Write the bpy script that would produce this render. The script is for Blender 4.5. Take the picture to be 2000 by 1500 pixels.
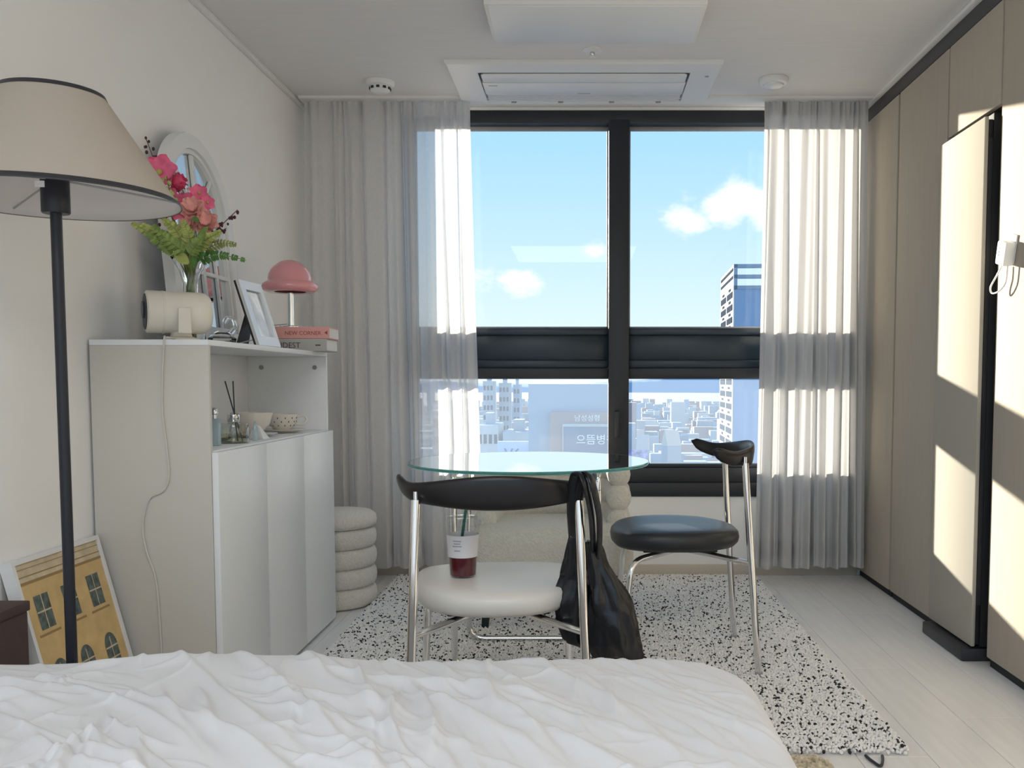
import bpy, bmesh, math, random
import numpy as np
from mathutils import Vector, Matrix, noise

for o in list(bpy.data.objects):
    bpy.data.objects.remove(o)
SC = bpy.context.scene
COL = SC.collection
PI = math.pi
random.seed(7)

# ------------------------------------------------------------------ camera
cam_d = bpy.data.cameras.new('camera')
cam = bpy.data.objects.new('camera', cam_d)
COL.objects.link(cam)
cam.location = (0, 0, 0.98)
cam.rotation_euler = (PI / 2 - 0.0641, 0, 0)
cam_d.sensor_width = 36
cam_d.lens = 32.644
cam_d.shift_x = -0.0703
cam_d.shift_y = 0.0554
cam_d.clip_start = 0.05
cam_d.clip_end = 20000
SC.camera = cam

# ------------------------------------------------------------------ exposure
SC.view_settings.view_transform = 'Standard'
SC.view_settings.look = 'None'
SC.view_settings.gamma = 1
SC.view_settings.use_curve_mapping = False
SC.view_settings.exposure = 1.18

# ------------------------------------------------------------------ sky
SUN_DIR = Vector((0.52, -1.0, -0.215)).normalized()   # travel direction of sunlight
w = bpy.data.worlds.new('sky')
SC.world = w
w.use_nodes = True
nt = w.node_tree
nt.nodes.clear()
N = nt.nodes.new
L = nt.links.new
out = N('ShaderNodeOutputWorld')
bg = N('ShaderNodeBackground')
bg.inputs['Strength'].default_value = 0.76
L(bg.outputs[0], out.inputs[0])
tc = N('ShaderNodeTexCoord')
nrm = N('ShaderNodeVectorMath'); nrm.operation = 'NORMALIZE'
L(tc.outputs['Generated'], nrm.inputs[0])
sep = N('ShaderNodeSeparateXYZ')
L(nrm.outputs[0], sep.inputs[0])
ramp = N('ShaderNodeValToRGB')
L(sep.outputs['Z'], ramp.inputs[0])
e = ramp.color_ramp.elements
e[0].position = 0.0; e[0].color = (0.52, 0.585, 0.61, 1)
e[1].position = 1.0; e[1].color = (0.20, 0.42, 0.80, 1)
for pos, c in ((0.06, (0.49, 0.59, 0.63, 1)), (0.13, (0.40, 0.55, 0.65, 1)), (0.24, (0.28, 0.48, 0.68, 1)), (0.5, (0.24, 0.44, 0.70, 1))):
    k = ramp.color_ramp.elements.new(pos); k.color = c
# clouds: soft patches in fixed sky directions, broken up by noise
nz = N('ShaderNodeTexNoise')
nz.inputs['Scale'].default_value = 22
nz.inputs['Detail'].default_value = 7
nz.inputs['Roughness'].default_value = 0.62
mp = N('ShaderNodeMapping'); mp.inputs['Scale'].default_value = (1, 1, 1.7)
L(nrm.outputs[0], mp.inputs[0]); L(mp.outputs[0], nz.inputs[0])
acc = None
for (dx, dy, dz, rad, amp) in ((0.158, 1.0146, 0.193, 0.075, 1.0), (0.110, 1.0131, 0.172, 0.050, 0.85), (0.195, 1.013, 0.176, 0.05, 0.9), (0.010, 1.011, 0.141, 0.030, 0.75),
                               (-0.07, 1.009, 0.108, 0.045, 0.8), (-0.12, 1.009, 0.11, 0.05, 0.6), (0.9, 0.5, 0.35, 0.2, 0.9), (-0.8, 0.6, 0.3, 0.2, 0.9), (0.2, -1, 0.3, 0.3, 0.9), (-0.6, -0.8, 0.4, 0.3, 0.8)):
    d = Vector((dx, dy, dz)).normalized()
    sub = N('ShaderNodeVectorMath'); sub.operation = 'SUBTRACT'
    L(nrm.outputs[0], sub.inputs[0]); sub.inputs[1].default_value = d
    sc_ = N('ShaderNodeVectorMath'); sc_.operation = 'MULTIPLY'
    L(sub.outputs[0], sc_.inputs[0]); sc_.inputs[1].default_value = (1, 1, 1.7)
    ln = N('ShaderNodeVectorMath'); ln.operation = 'LENGTH'
    L(sc_.outputs[0], ln.inputs[0])
    mr = N('ShaderNodeMapRange'); mr.interpolation_type = 'SMOOTHSTEP'
    mr.inputs['From Min'].default_value = 0; mr.inputs['From Max'].default_value = rad
    mr.inputs['To Min'].default_value = amp; mr.inputs['To Max'].default_value = 0
    L(ln.outputs['Value'], mr.inputs['Value'])
    if acc is None:
        acc = mr.outputs[0]
    else:
        m = N('ShaderNodeMath'); m.operation = 'MAXIMUM'
        L(acc, m.inputs[0]); L(mr.outputs[0], m.inputs[1]); acc = m.outputs[0]
mul = N('ShaderNodeMath'); mul.operation = 'MULTIPLY_ADD'
L(nz.outputs['Fac'], mul.inputs[0]); mul.inputs[1].default_value = 1.6
mul.inputs[2].default_value = -1.08
addn = N('ShaderNodeMath'); addn.operation = 'ADD'
L(mul.outputs[0], addn.inputs[0]); L(acc, addn.inputs[1])
cl = N('ShaderNodeMapRange'); cl.interpolation_type = 'SMOOTHSTEP'
cl.inputs['From Min'].default_value = 0.02; cl.inputs['From Max'].default_value = 0.55
L(addn.outputs[0], cl.inputs['Value'])
mix = N('ShaderNodeMix'); mix.data_type = 'RGBA'
L(cl.outputs[0], mix.inputs['Factor'])
L(ramp.outputs[0], mix.inputs['A'])
mix.inputs['B'].default_value = (0.70, 0.71, 0.72, 1)
L(mix.outputs['Result'], bg.inputs['Color'])

# ------------------------------------------------------------------ sun
sd = bpy.data.lights.new('sun', 'SUN')
sd.energy = 8.0
sd.color = (1.0, 0.90, 0.745)
sd.angle = math.radians(0.6)
sun = bpy.data.objects.new('sun', sd)
COL.objects.link(sun)
sun.rotation_euler = SUN_DIR.to_track_quat('-Z', 'Y').to_euler()
sun.location = (-6, 12, 6)

FILL_POWER = 13.0      # fill light added out of view over the bed

# =================================================================== helpers
class MB:
    """collects verts / faces for one mesh"""
    def __init__(s):
        s.v = []; s.f = []; s.m = []
    def add(s, v, f, mi=0):
        b = len(s.v)
        s.v += [tuple(p) for p in v]
        s.f += [tuple(i + b for i in q) for q in f]
        s.m += [mi] * len(f)
        return s
    def box(s, x0, x1, y0, y1, z0, z1, mi=0):
        v = [(x0, y0, z0), (x1, y0, z0), (x1, y1, z0), (x0, y1, z0), (x0, y0, z1), (x1, y0, z1), (x1, y1, z1), (x0, y1, z1)]
        f = [(0, 3, 2, 1), (4, 5, 6, 7), (0, 1, 5, 4), (1, 2, 6, 5), (2, 3, 7, 6), (3, 0, 4, 7)]
        return s.add(v, f, mi)
    def lathe(s, prof, n=32, cx=0, cy=0, cz=0, mi=0, wob=None, capb=True, capt=True):
        v = []; f = []
        for (r, z) in prof:
            for k in range(n):
                a = 2 * PI * k / n
                rr = r * (1 + (wob(a, z) if wob else 0))
                v.append((cx + rr * math.cos(a), cy + rr * math.sin(a), cz + z))
        for i in range(len(prof) - 1):
            for k in range(n):
                k2 = (k + 1) % n
                f.append((i * n + k, i * n + k2, (i + 1) * n + k2, (i + 1) * n + k))
        if capb: f.append(tuple(reversed(range(n))))
        if capt: f.append(tuple(range((len(prof) - 1) * n, len(prof) * n)))
        return s.add(v, f, mi)
    def tube(s, pts, r, n=10, closed=False, mi=0, flat=1.0):
        pts = [Vector(p) for p in pts]
        m = len(pts)
        rs = r if isinstance(r, (list, tuple)) else [r] * m
        v = []; f = []
        t0 = (pts[1] - pts[0]).normalized()
        up = Vector((0, 0, 1)) if abs(t0.z) < 0.9 else Vector((1, 0, 0))
        nrm_ = t0.cross(up).normalized()
        for i, p in enumerate(pts):
            if closed:
                t = (pts[(i + 1) % m] - pts[i - 1]).normalized()
            else:
                t = (pts[min(i + 1, m - 1)] - pts[max(i - 1, 0)]).normalized()
            nrm_ = (nrm_ - t * nrm_.dot(t)).normalized()
            b = t.cross(nrm_)
            for k in range(n):
                a = 2 * PI * k / n
                v.append(p + nrm_ * (math.cos(a) * rs[i]) + b * (math.sin(a) * rs[i] * flat))
        for i in range(m if closed else m - 1):
            j = (i + 1) % m
            for k in range(n):
                k2 = (k + 1) % n
                f.append((i * n + k, i * n + k2, j * n + k2, j * n + k))
        if not closed:
            f.append(tuple(reversed(range(n))))
            f.append(tuple(range((m - 1) * n, m * n)))
        return s.add(v, f, mi)
    def loft(s, rings, mi=0, cap=True, closed_ring=True):
        n = len(rings[0]); v = [p for r in rings for p in r]; f = []
        for i in range(len(rings) - 1):
            for k in range(n if closed_ring else n - 1):
                k2 = (k + 1) % n
                f.append((i * n + k, i * n + k2, (i + 1) * n + k2, (i + 1) * n + k))
        if cap and closed_ring:
            f.append(tuple(reversed(range(n))))
            f.append(tuple(range((len(rings) - 1) * n, len(rings) * n)))
        return s.add(v, f, mi)
    def sphere(s, c, r, n=12, m=8, sx=1, sy=1, sz=1, mi=0):
        v = [(c[0], c[1], c[2] - r * sz)]; f = []
        for i in range(1, m):
            a = -PI / 2 + PI * i / m
            for k in range(n):
                b = 2 * PI * k / n
                v.append((c[0] + r * sx * math.cos(a) * math.cos(b), c[1] + r * sy * math.cos(a) * math.sin(b), c[2] + r * sz * math.sin(a)))
        v.append((c[0], c[1], c[2] + r * sz))
        for k in range(n):
            f.append((0, 1 + (k + 1) % n, 1 + k))
            f.append((len(v) - 1, 1 + (m - 2) * n + k, 1 + (m - 2) * n + (k + 1) % n))
        for i in range(m - 2):
            for k in range(n):
                k2 = (k + 1) % n
                f.append((1 + i * n + k, 1 + i * n + k2, 1 + (i + 1) * n + k2, 1 + (i + 1) * n + k))
        return s.add(v, f, mi)
    def prism(s, poly, z0, z1, mi=0):
        n = len(poly)
        v = [(x, y, z0) for x, y in poly] + [(x, y, z1) for x, y in poly]
        f = [tuple(reversed(range(n))), tuple(range(n, 2 * n))]
        for k in range(n):
            k2 = (k + 1) % n
            f.append((k, k2, n + k2, n + k))
        return s.add(v, f, mi)
    def build(s, name, mat, parent=None, smooth=False, bevel=0, seg=2, loc=None, rot=None, fix=True, angle=None):
        me = bpy.data.meshes.new(name)
        me.from_pydata(s.v, [], s.f)
        mats = mat if isinstance(mat, (list, tuple)) else [mat]
        for m_ in mats: me.materials.append(m_)
        if len(mats) > 1:
            me.polygons.foreach_set('material_index', s.m)
        if bevel or fix:
            bm = bmesh.new(); bm.from_mesh(me)
            if fix: bmesh.ops.recalc_face_normals(bm, faces=bm.faces)
            if bevel:
                bmesh.ops.bevel(bm, geom=[e_ for e_ in bm.edges if len(e_.link_faces) == 2 and e_.calc_face_angle(0) > 0.5], offset=bevel, segments=seg, affect='EDGES', profile=0.5, clamp_overlap=True)
            bm.to_mesh(me); bm.free()
        me.update()
        if smooth or bevel:
            me.polygons.foreach_set('use_smooth', [True] * len(me.polygons))
            try: me.set_sharp_from_angle(angle=angle or (math.radians(24) if bevel and seg <= 2 else math.radians(40)))
            except Exception: pass
        o = bpy.data.objects.new(name, me)
        COL.objects.link(o)
        if parent: o.parent = parent
        if loc: o.location = loc
        if rot: o.rotation_euler = rot
        return o

def tag(o, label, cat, group=None):
    o['label'] = label; o['category'] = cat
    if group: o['group'] = group
    return o
def thing(name, label, cat, loc=(0, 0, 0), rot=(0, 0, 0), group=None):
    o = bpy.data.objects.new(name, None); COL.objects.link(o)
    o.empty_display_size = 0.1
    o.location = loc; o.rotation_euler = rot
    return tag(o, label, cat, group)
def struct(o):
    o['kind'] = 'structure'; return o
def sempty(name, loc=(0, 0, 0)):
    o = bpy.data.objects.new(name, None); COL.objects.link(o); o.location = loc
    o.empty_display_size = 0.1
    o['kind'] = 'structure'; return o
def fillet(pts, rad, seg=6):
    pts = [Vector(p) for p in pts]; res = [pts[0]]
    for i in range(1, len(pts) - 1):
        p = pts[i]; a = (pts[i - 1] - p); b = (pts[i + 1] - p)
        r = min(rad, a.length * .49, b.length * .49)
        A = p + a.normalized() * r; B = p + b.normalized() * r
        for k in range(seg + 1):
            t = k / seg
            res.append(A * (1 - t) ** 2 + p * 2 * t * (1 - t) + B * t * t)
    res.append(pts[-1]); return res
def spline(pts, n=8):
    P = [Vector(p) for p in pts]; r = []
    for i in range(len(P) - 1):
        p0 = P[max(i - 1, 0)]; p1 = P[i]; p2 = P[i + 1]; p3 = P[min(i + 2, len(P) - 1)]
        for k in range(n):
            t = k / n
            r.append(0.5 * ((2 * p1) + (p2 - p0) * t + (2 * p0 - 5 * p1 + 4 * p2 - p3) * t * t + (-p0 + 3 * p1 - 3 * p2 + p3) * t ** 3))
    r.append(P[-1]); return r
def text(body, size, mat, parent, loc, rot, name='lettering', ext=0.0005, align='LEFT'):
    cu = bpy.data.curves.new('txt', 'FONT'); cu.body = body; cu.size = size; cu.extrude = ext
    cu.align_x = align
    cu.resolution_u = 3
    t = bpy.data.objects.new('txt', cu); COL.objects.link(t)
    dg = bpy.context.evaluated_depsgraph_get()
    me = bpy.data.meshes.new_from_object(t.evaluated_get(dg))
    bpy.data.objects.remove(t)
    me.materials.clear(); me.materials.append(mat)
    o = bpy.data.objects.new(name, me); COL.objects.link(o)
    o.parent = parent; o.location = loc; o.rotation_euler = rot
    return o

# ------------------------------------------------------------------ materials
def M(name, col, rough=0.5, metal=0.0, spec=0.5, bump=0.0, bscale=200, var=0.0, vscale=8, bmap=(1, 1, 1), coat=0.0, trans=0.0, ior=1.45, sheen=0.0, alpha=1.0, bdist=0.002):
    m = bpy.data.materials.new(name); m.use_nodes = True
    t = m.node_tree; b = t.nodes['Principled BSDF']
    b.inputs['Base Color'].default_value = (*col, 1)
    b.inputs['Roughness'].default_value = rough
    b.inputs['Metallic'].default_value = metal
    b.inputs['Specular IOR Level'].default_value = spec
    b.inputs['Coat Weight'].default_value = coat
    b.inputs['Transmission Weight'].default_value = trans
    b.inputs['IOR'].default_value = ior
    b.inputs['Sheen Weight'].default_value = sheen
    b.inputs['Alpha'].default_value = alpha
    tcn = None
    def coord():
        nonlocal tcn
        if tcn is None:
            tcn = t.nodes.new('ShaderNodeTexCoord')
            mpn = t.nodes.new('ShaderNodeMapping'); mpn.inputs['Scale'].default_value = bmap
            t.links.new(tcn.outputs['Object'], mpn.inputs[0]); tcn = mpn
        return tcn.outputs[0]
    if bump:
        n = t.nodes.new('ShaderNodeTexNoise'); n.inputs['Scale'].default_value = bscale; n.inputs['Detail'].default_value = 4
        t.links.new(coord(), n.inputs[0])
        bp = t.nodes.new('ShaderNodeBump'); bp.inputs['Strength'].default_value = bump; bp.inputs['Distance'].default_value = bdist
        t.links.new(n.outputs['Fac'], bp.inputs['Height']); t.links.new(bp.outputs[0], b.inputs['Normal'])
    if var:
        n = t.nodes.new('ShaderNodeTexNoise'); n.inputs['Scale'].default_value = vscale; n.inputs['Detail'].default_value = 5
        t.links.new(coord(), n.inputs[0])
        r = t.nodes.new('ShaderNodeValToRGB')
        r.color_ramp.elements[0].position = 0.3; r.color_ramp.elements[1].position = 0.7
        r.color_ramp.elements[0].color = (*[c * (1 - var) for c in col], 1)
        r.color_ramp.elements[1].color = (*[min(1, c * (1 + var)) for c in col], 1)
        t.links.new(n.outputs['Fac'], r.inputs[0]); t.links.new(r.outputs[0], b.inputs['Base Color'])
    return m
def glass_thin(name, col, refl=1.0, rough=0.0, haze=0.0, hazecol=(0.9, 0.95, 1.0), ior=1.5):
    """pane: transparent with Fresnel reflection, optional milky film"""
    m = bpy.data.materials.new(name); m.use_nodes = True; t = m.node_tree; t.nodes.clear()
    o = t.nodes.new('ShaderNodeOutputMaterial'); tr = t.nodes.new('ShaderNodeBsdfTransparent'); gl = t.nodes.new('ShaderNodeBsdfGlossy')
    tr.inputs[0].default_value = (*col, 1); gl.inputs['Roughness'].default_value = rough
    fr = t.nodes.new('ShaderNodeFresnel')
    ge = t.nodes.new('ShaderNodeNewGeometry'); mi_ = t.nodes.new('ShaderNodeMix'); mi_.data_type = 'FLOAT'   # same reflectance on both faces of the thin pane
    mi_.inputs['A'].default_value = ior; mi_.inputs['B'].default_value = 1 / ior
    t.links.new(ge.outputs['Backfacing'], mi_.inputs['Factor']); t.links.new(mi_.outputs['Result'], fr.inputs['IOR'])
    mm = t.nodes.new('ShaderNodeMath'); mm.operation = 'MULTIPLY'; mm.inputs[1].default_value = refl; mm.use_clamp = True
    t.links.new(fr.outputs[0], mm.inputs[0])
    mx = t.nodes.new('ShaderNodeMixShader')
    t.links.new(mm.outputs[0], mx.inputs[0]); t.links.new(tr.outputs[0], mx.inputs[1]); t.links.new(gl.outputs[0], mx.inputs[2])
    last = mx
    if haze:
        tl = t.nodes.new('ShaderNodeBsdfTranslucent'); tl.inputs[0].default_value = (*hazecol, 1)
        m2 = t.nodes.new('ShaderNodeMixShader'); m2.inputs[0].default_value = haze
        t.links.new(mx.outputs[0], m2.inputs[1]); t.links.new(tl.outputs[0], m2.inputs[2]); last = m2
    t.links.new(last.outputs[0], o.inputs[0])
    return m
def sheer(name, dens, tcol):
    m = bpy.data.materials.new(name); m.use_nodes = True; t = m.node_tree; t.nodes.clear()
    o = t.nodes.new('ShaderNodeOutputMaterial')
    tr = t.nodes.new('ShaderNodeBsdfTransparent'); tl = t.nodes.new('ShaderNodeBsdfTranslucent'); df = t.nodes.new('ShaderNodeBsdfDiffuse')
    tl.inputs[0].default_value = (*tcol, 1); df.inputs[0].default_value = (0.92, 0.91, 0.91, 1)
    m1 = t.nodes.new('ShaderNodeMixShader'); m1.inputs[0].default_value = 0.55
    t.links.new(tl.outputs[0], m1.inputs[1]); t.links.new(df.outputs[0], m1.inputs[2])
    # weave: denser when seen edge on
    lw = t.nodes.new('ShaderNodeLayerWeight'); lw.inputs[0].default_value = 0.35
    tcn = t.nodes.new('ShaderNodeTexCoord'); mpn = t.nodes.new('ShaderNodeMapping'); mpn.inputs['Scale'].default_value = (400, 400, 60)
    nn = t.nodes.new('ShaderNodeTexNoise'); nn.inputs['Scale'].default_value = 1.0
    t.links.new(tcn.outputs['Object'], mpn.inputs[0]); t.links.new(mpn.outputs[0], nn.inputs[0])
    a = t.nodes.new('ShaderNodeMath'); a.operation = 'MULTIPLY_ADD'; a.inputs[1].default_value = 0.35; a.inputs[2].default_value = dens
    t.links.new(lw.outputs['Facing'], a.inputs[0])
    b = t.nodes.new('ShaderNodeMath'); b.operation = 'MULTIPLY_ADD'; b.inputs[1].default_value = 0.16; b.use_clamp = True
    t.links.new(nn.outputs['Fac'], b.inputs[0]); t.links.new(a.outputs[0], b.inputs[2])
    m2 = t.nodes.new('ShaderNodeMixShader')
    t.links.new(b.outputs[0], m2.inputs[0]); t.links.new(tr.outputs[0], m2.inputs[1]); t.links.new(m1.outputs[0], m2.inputs[2])
    t.links.new(m2.outputs[0], o.inputs[0])
    return m

m_wall = M('wallpaper', (0.93, 0.92, 0.905), 0.8, bump=0.15, bscale=350, var=0.015, vscale=3)
m_ceil = M('ceiling paper', (0.78, 0.765, 0.76), 0.75, bump=0.35, bscale=60, bmap=(1, 9, 1), var=0.02, vscale=6)
m_trim = M('white trim', (0.85, 0.84, 0.82), 0.5)
m_base = M('baseboard', (0.62, 0.56, 0.48), 0.5)
m_floor = M('pale oak', (0.86, 0.845, 0.825), 0.32, bump=0.08, bscale=30, bmap=(8, 0.6, 1), var=0.04, vscale=5)
m_black = M('black aluminium', (0.022, 0.024, 0.03), 0.42)
m_black2 = M('dark spandrel', (0.014, 0.026, 0.040), 0.3)
m_ward = M('beige wardrobe veneer', (0.49, 0.44, 0.37), 0.9, spec=0.0, bump=0.10, bscale=90, bmap=(1, 2, 0.25), var=0.03, vscale=20)
m_wdark = M('black carcass', (0.012, 0.012, 0.014), 0.6)
m_styler = M('pale satin glass', (0.44, 0.41, 0.355), 0.8, spec=0.0)
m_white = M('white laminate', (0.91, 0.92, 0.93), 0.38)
m_white_shaded = M('white laminate in shade', (0.66, 0.625, 0.56), 0.45)  # darker copy of the laminate, shade of the near side put into its colour
m_chrome = M('chrome', (0.86, 0.86, 0.87), 0.08, metal=1)
m_wood_bk = M('black stained wood', (0.012, 0.011, 0.013), 0.32, bump=0.1, bscale=60, bmap=(2, 30, 30))
m_leather_bk = M('black leather', (0.016, 0.018, 0.022), 0.38, bump=0.2, bscale=500, spec=0.6)
m_leather_wh = M('bone leather', (0.72, 0.69, 0.64), 0.3, bump=0.15, bscale=500)
m_boucle = M('cream boucle', (0.82, 0.775, 0.69), 0.95, bump=1.0, bscale=160, sheen=0.3, bdist=0.006, var=0.06, vscale=90)
m_nylon = M('black nylon', (0.010, 0.011, 0.014), 0.30, bump=0.5, bscale=22, bdist=0.006)
m_duvet = M('white cotton', (0.70, 0.70, 0.71), 0.85, bump=0.08, bscale=900, sheen=0.1)
m_mattress = M('mattress cloth', (0.78, 0.77, 0.75), 0.9)
m_rug = M('rug cream', (0.90, 0.885, 0.86), 0.95)
m_rugk = M('rug black', (0.035, 0.033, 0.036), 0.95)
m_plastic = M('white plastic', (0.84, 0.84, 0.84), 0.4)
m_grey = M('grey plastic', (0.35, 0.35, 0.36), 0.5)
m_dark = M('dark plastic', (0.03, 0.03, 0.035), 0.4)
m_diff = M('lamp diffuser', (0.84, 0.86, 0.88), 0.4)
m_beigepl = M('beige plastic', (0.80, 0.755, 0.66), 0.42)
m_pink = M('pink glass', (0.82, 0.36, 0.38), 0.12, coat=0.5)
m_bookp = M('pink book cloth', (0.84, 0.42, 0.38), 0.7)
m_bookg = M('grey book cloth', (0.50, 0.49, 0.47), 0.75)
m_paper = M('paper', (0.83, 0.81, 0.77), 0.8)
m_ink = M('dark ink', (0.10, 0.08, 0.09), 0.7)
m_inkr = M('red brown ink', (0.42, 0.10, 0.10), 0.7)
m_glass = M('clear glass', (0.97, 0.99, 0.99), 0.02, trans=1.0, ior=1.45)
m_tglass = glass_thin('table glass', (0.93, 0.985, 0.965), 1.7, ior=1.52)
m_tedge = M('green glass edge', (0.10, 0.42, 0.34), 0.1, trans=0.5)
m_pane = glass_thin('window glass', (0.97, 0.985, 0.99), 0.3)
m_pane_lo = glass_thin('hazy window glass', (0.95, 0.975, 0.99), 0.3, haze=0.045, hazecol=(0.66, 0.80, 0.98))  # the milky film also stands in for haze over the city
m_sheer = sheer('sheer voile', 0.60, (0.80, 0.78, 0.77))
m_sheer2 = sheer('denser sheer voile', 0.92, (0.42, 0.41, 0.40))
m_shade = M('linen shade', (0.62, 0.56, 0.49), 0.9, bump=0.1, bscale=600)
def add_translucent(m, col, fac):
    t = m.node_tree; o = t.nodes['Material Output']; p = t.nodes['Principled BSDF']
    tl = t.nodes.new('ShaderNodeBsdfTranslucent'); tl.inputs[0].default_value = (*col, 1)
    mx = t.nodes.new('ShaderNodeMixShader'); mx.inputs[0].default_value = fac
    t.links.new(p.outputs[0], mx.inputs[1]); t.links.new(tl.outputs[0], mx.inputs[2]); t.links.new(mx.outputs[0], o.inputs[0])
add_translucent(m_shade, (0.70, 0.62, 0.53), 0.4)
m_shadein = M('shade lining', (0.88, 0.86, 0.86), 0.8)
add_translucent(m_shadein, (0.92, 0.88, 0.85), 0.4)
m_silver = M('silver', (0.75, 0.75, 0.77), 0.2, metal=1)
m_mirror = M('mirror glass', (0.80, 0.84, 0.86), 0.02, metal=1)
m_porc = M('cream porcelain', (0.82, 0.76, 0.68), 0.25, coat=0.4)
m_green = M('leaf green', (0.22, 0.31, 0.08), 0.55, var=0.3, vscale=30)
m_green2 = M('leaf yellow green', (0.40, 0.44, 0.13), 0.55, var=0.3, vscale=30)
m_fern = M('fern green', (0.10, 0.24, 0.06), 0.6, var=0.2, vscale=30)
m_hot = M('hot pink petal', (0.82, 0.15, 0.28), 0.6, var=0.2, vscale=40)
m_deep = M('deep rose petal', (0.66, 0.07, 0.16), 0.65, var=0.25, vscale=60)
m_peach = M('salmon petal', (0.92, 0.46, 0.40), 0.6, var=0.15, vscale=40)
m_berry = M('dark berry', (0.06, 0.012, 0.018), 0.4)
m_stem = M('brown stem', (0.16, 0.07, 0.05), 0.6)
m_yel = M('stamen', (0.50, 0.42, 0.12), 0.6)
m_frameG = M('silver white frame', (0.78, 0.78, 0.79), 0.3, metal=0.2)
m_mirframe = M('white painted wood', (0.80, 0.80, 0.80), 0.45)

# =================================================================== room shell
XL, XR, D, HC = -1.375, 1.383, 4.655, 2.32
YB = -1.0           # the room runs on behind the camera, its far end is not modelled
XW = 1.98            # wall behind the wardrobe
# floor: screed slab with individual planks
fl = struct(MB().box(XL - .2, XW + .2, YB, D + .22, -0.2, -0.012).build('floor', m_base))
pw, pl = 0.19, 1.22
pm = {}
def plank_mesh(w_, l_):
    key = (round(w_, 3), round(l_, 3))
    if key not in pm:
        b = MB().box(0, w_ - 0.0012, 0, l_ - 0.0012, -0.012, 0)
        o = b.build('plank', m_floor, bevel=0.0008, seg=1); pm[key] = o.data; bpy.data.objects.remove(o)
    return pm[key]
x = XL; i = 0
while x < XW - 0.01:
    wd = min(pw, XW - x)
    y = YB - (i * 0.47) % pl
    while y < D:
        y0 = max(y, YB); y1 = min(y + pl, D)
        if y1 - y0 > 0.02:
            o = bpy.data.objects.new('plank', plank_mesh(wd, y1 - y0)); COL.objects.link(o)
            o.parent = fl; o.location = (x, y0, 0)
        y += pl
    x += pw; i += 1
struct(MB().box(XL - .2, XW + .2, YB, D + .22, HC, HC + .2).build('ceiling', m_ceil))
struct(MB().box(XL - .2, XL, YB, D + .22, 0, HC).build('wall_left', m_wall))
struct(MB().box(XW, XW + .2, YB, D + .22, 0, HC).build('wall_right', m_wall))
WX0, WX1, WZ0 = -0.90, 1.30, 0.40
b = MB()
b.box(XL, WX0, D, D + .22, 0, HC); b.box(WX1, XW, D, D + .22, 0, HC); b.box(WX0, WX1, D, D + .22, 0, WZ0)
struct(b.build('wall_back', m_wall))
# crown trims and baseboards
struct(MB().box(XL, XL + .022, YB, D, HC - .022, HC).build('trim_1', m_trim, bevel=.004))
struct(MB().box(XL + .022, XR + .02, D - .02, D, HC - .016, HC).build('trim_2', m_trim, bevel=.003))
struct(MB().box(XR - .02, XR + .02, YB, D - .02, HC - .016, HC).build('trim_3', m_trim, bevel=.003))
struct(MB().box(XR + .004, XR + .03, YB, D, 2.243, HC - .016).build('trim_4', m_black, bevel=.002))
struct(MB().box(XL + .012, XR, D - .012, D, 0, .055).build('baseboard_back', m_base, bevel=.003))
struct(MB().box(XL, XL + .012, YB, D, 0, .055).build('baseboard_left', m_base, bevel=.003))

# ------------------------------------------------------------------ window
win = sempty('window_1', ((WX0 + WX1) / 2, D, WZ0))
wx, wy, wz = win.location
def wpart(name, mat, boxes, bev=.003):
    bb = MB()
    for (x0, x1, y0, y1, z0, z1) in boxes: bb.box(x0 - wx, x1 - wx, y0 - wy, y1 - wy, z0 - wz, z1 - wz)
    return bb.build(name, mat, win, bevel=bev)
MX0, MX1 = .122, .224
T0, T1, SZ = .991, 1.246, .562
wpart('bottom_rail', m_black, [(WX0, WX1, D - .012, D + .10, WZ0, .47)])
wpart('bottom_sash_rail', m_black, [(WX0, WX1, D + .004, D + .09, .47, .542)])
wpart('inner_sill', m_black, [(WX0, WX1, D + .03, D + .11, .542, SZ)])
wpart('top_rail', m_black, [(WX0, WX1, D - .012, D + .10, 2.243, HC)])
wpart('mullion', m_black, [(MX0, MX1, D - .014, D + .11, .47, 2.26)])
wpart('left_jamb', m_black, [(WX0, WX0 + .06, D - .012, D + .10, WZ0, HC)])
wpart('right_jamb', m_black, [(WX1 - .06, WX1, D - .012, D + .10, WZ0, HC)])
for (a, b_) in ((WX0 + .06, MX0), (MX1, WX1 - .06)):
    wpart('transom_top_rail', m_black2, [(a, b_, D + .035, D + .095, 1.212, T1)])
    wpart('spandrel_panel', m_black2, [(a, b_, D + .055, D + .09, 1.085, 1.212)], .001)
    wpart('transom_middle_rail', m_black2, [(a, b_, D + .042, D + .095, 1.045, 1.085)])
    wpart('transom_bottom_rail', m_black, [(a, b_, D + .025, D + .095, T0, 1.045)])
    s = wpart('upper_pane', m_pane, [(a, b_, D + .068, D + .070, T1, 2.243)], 0)
    s = wpart('lower_pane', m_pane_lo, [(a, b_, D + .068, D + .070, SZ, T0)], 0)
    wpart('glazing_bead', m_grey, [(a, b_, D + .055, D + .066, 2.222, 2.243), (a, a + .008, D + .05, D + .066, T1, 2.222), (b_ - .008, b_, D + .05, D + .066, T1, 2.222), (a, b_, D + .05, D + .066, T1, T1 + .008)], .001)
wpart('window_handle', m_black, [(MX0 + .03, MX0 + .055, D - .05, D - .014, .80, .83), (MX0 + .032, MX0 + .053, D - .055, D - .04, .70, .83)])

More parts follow.
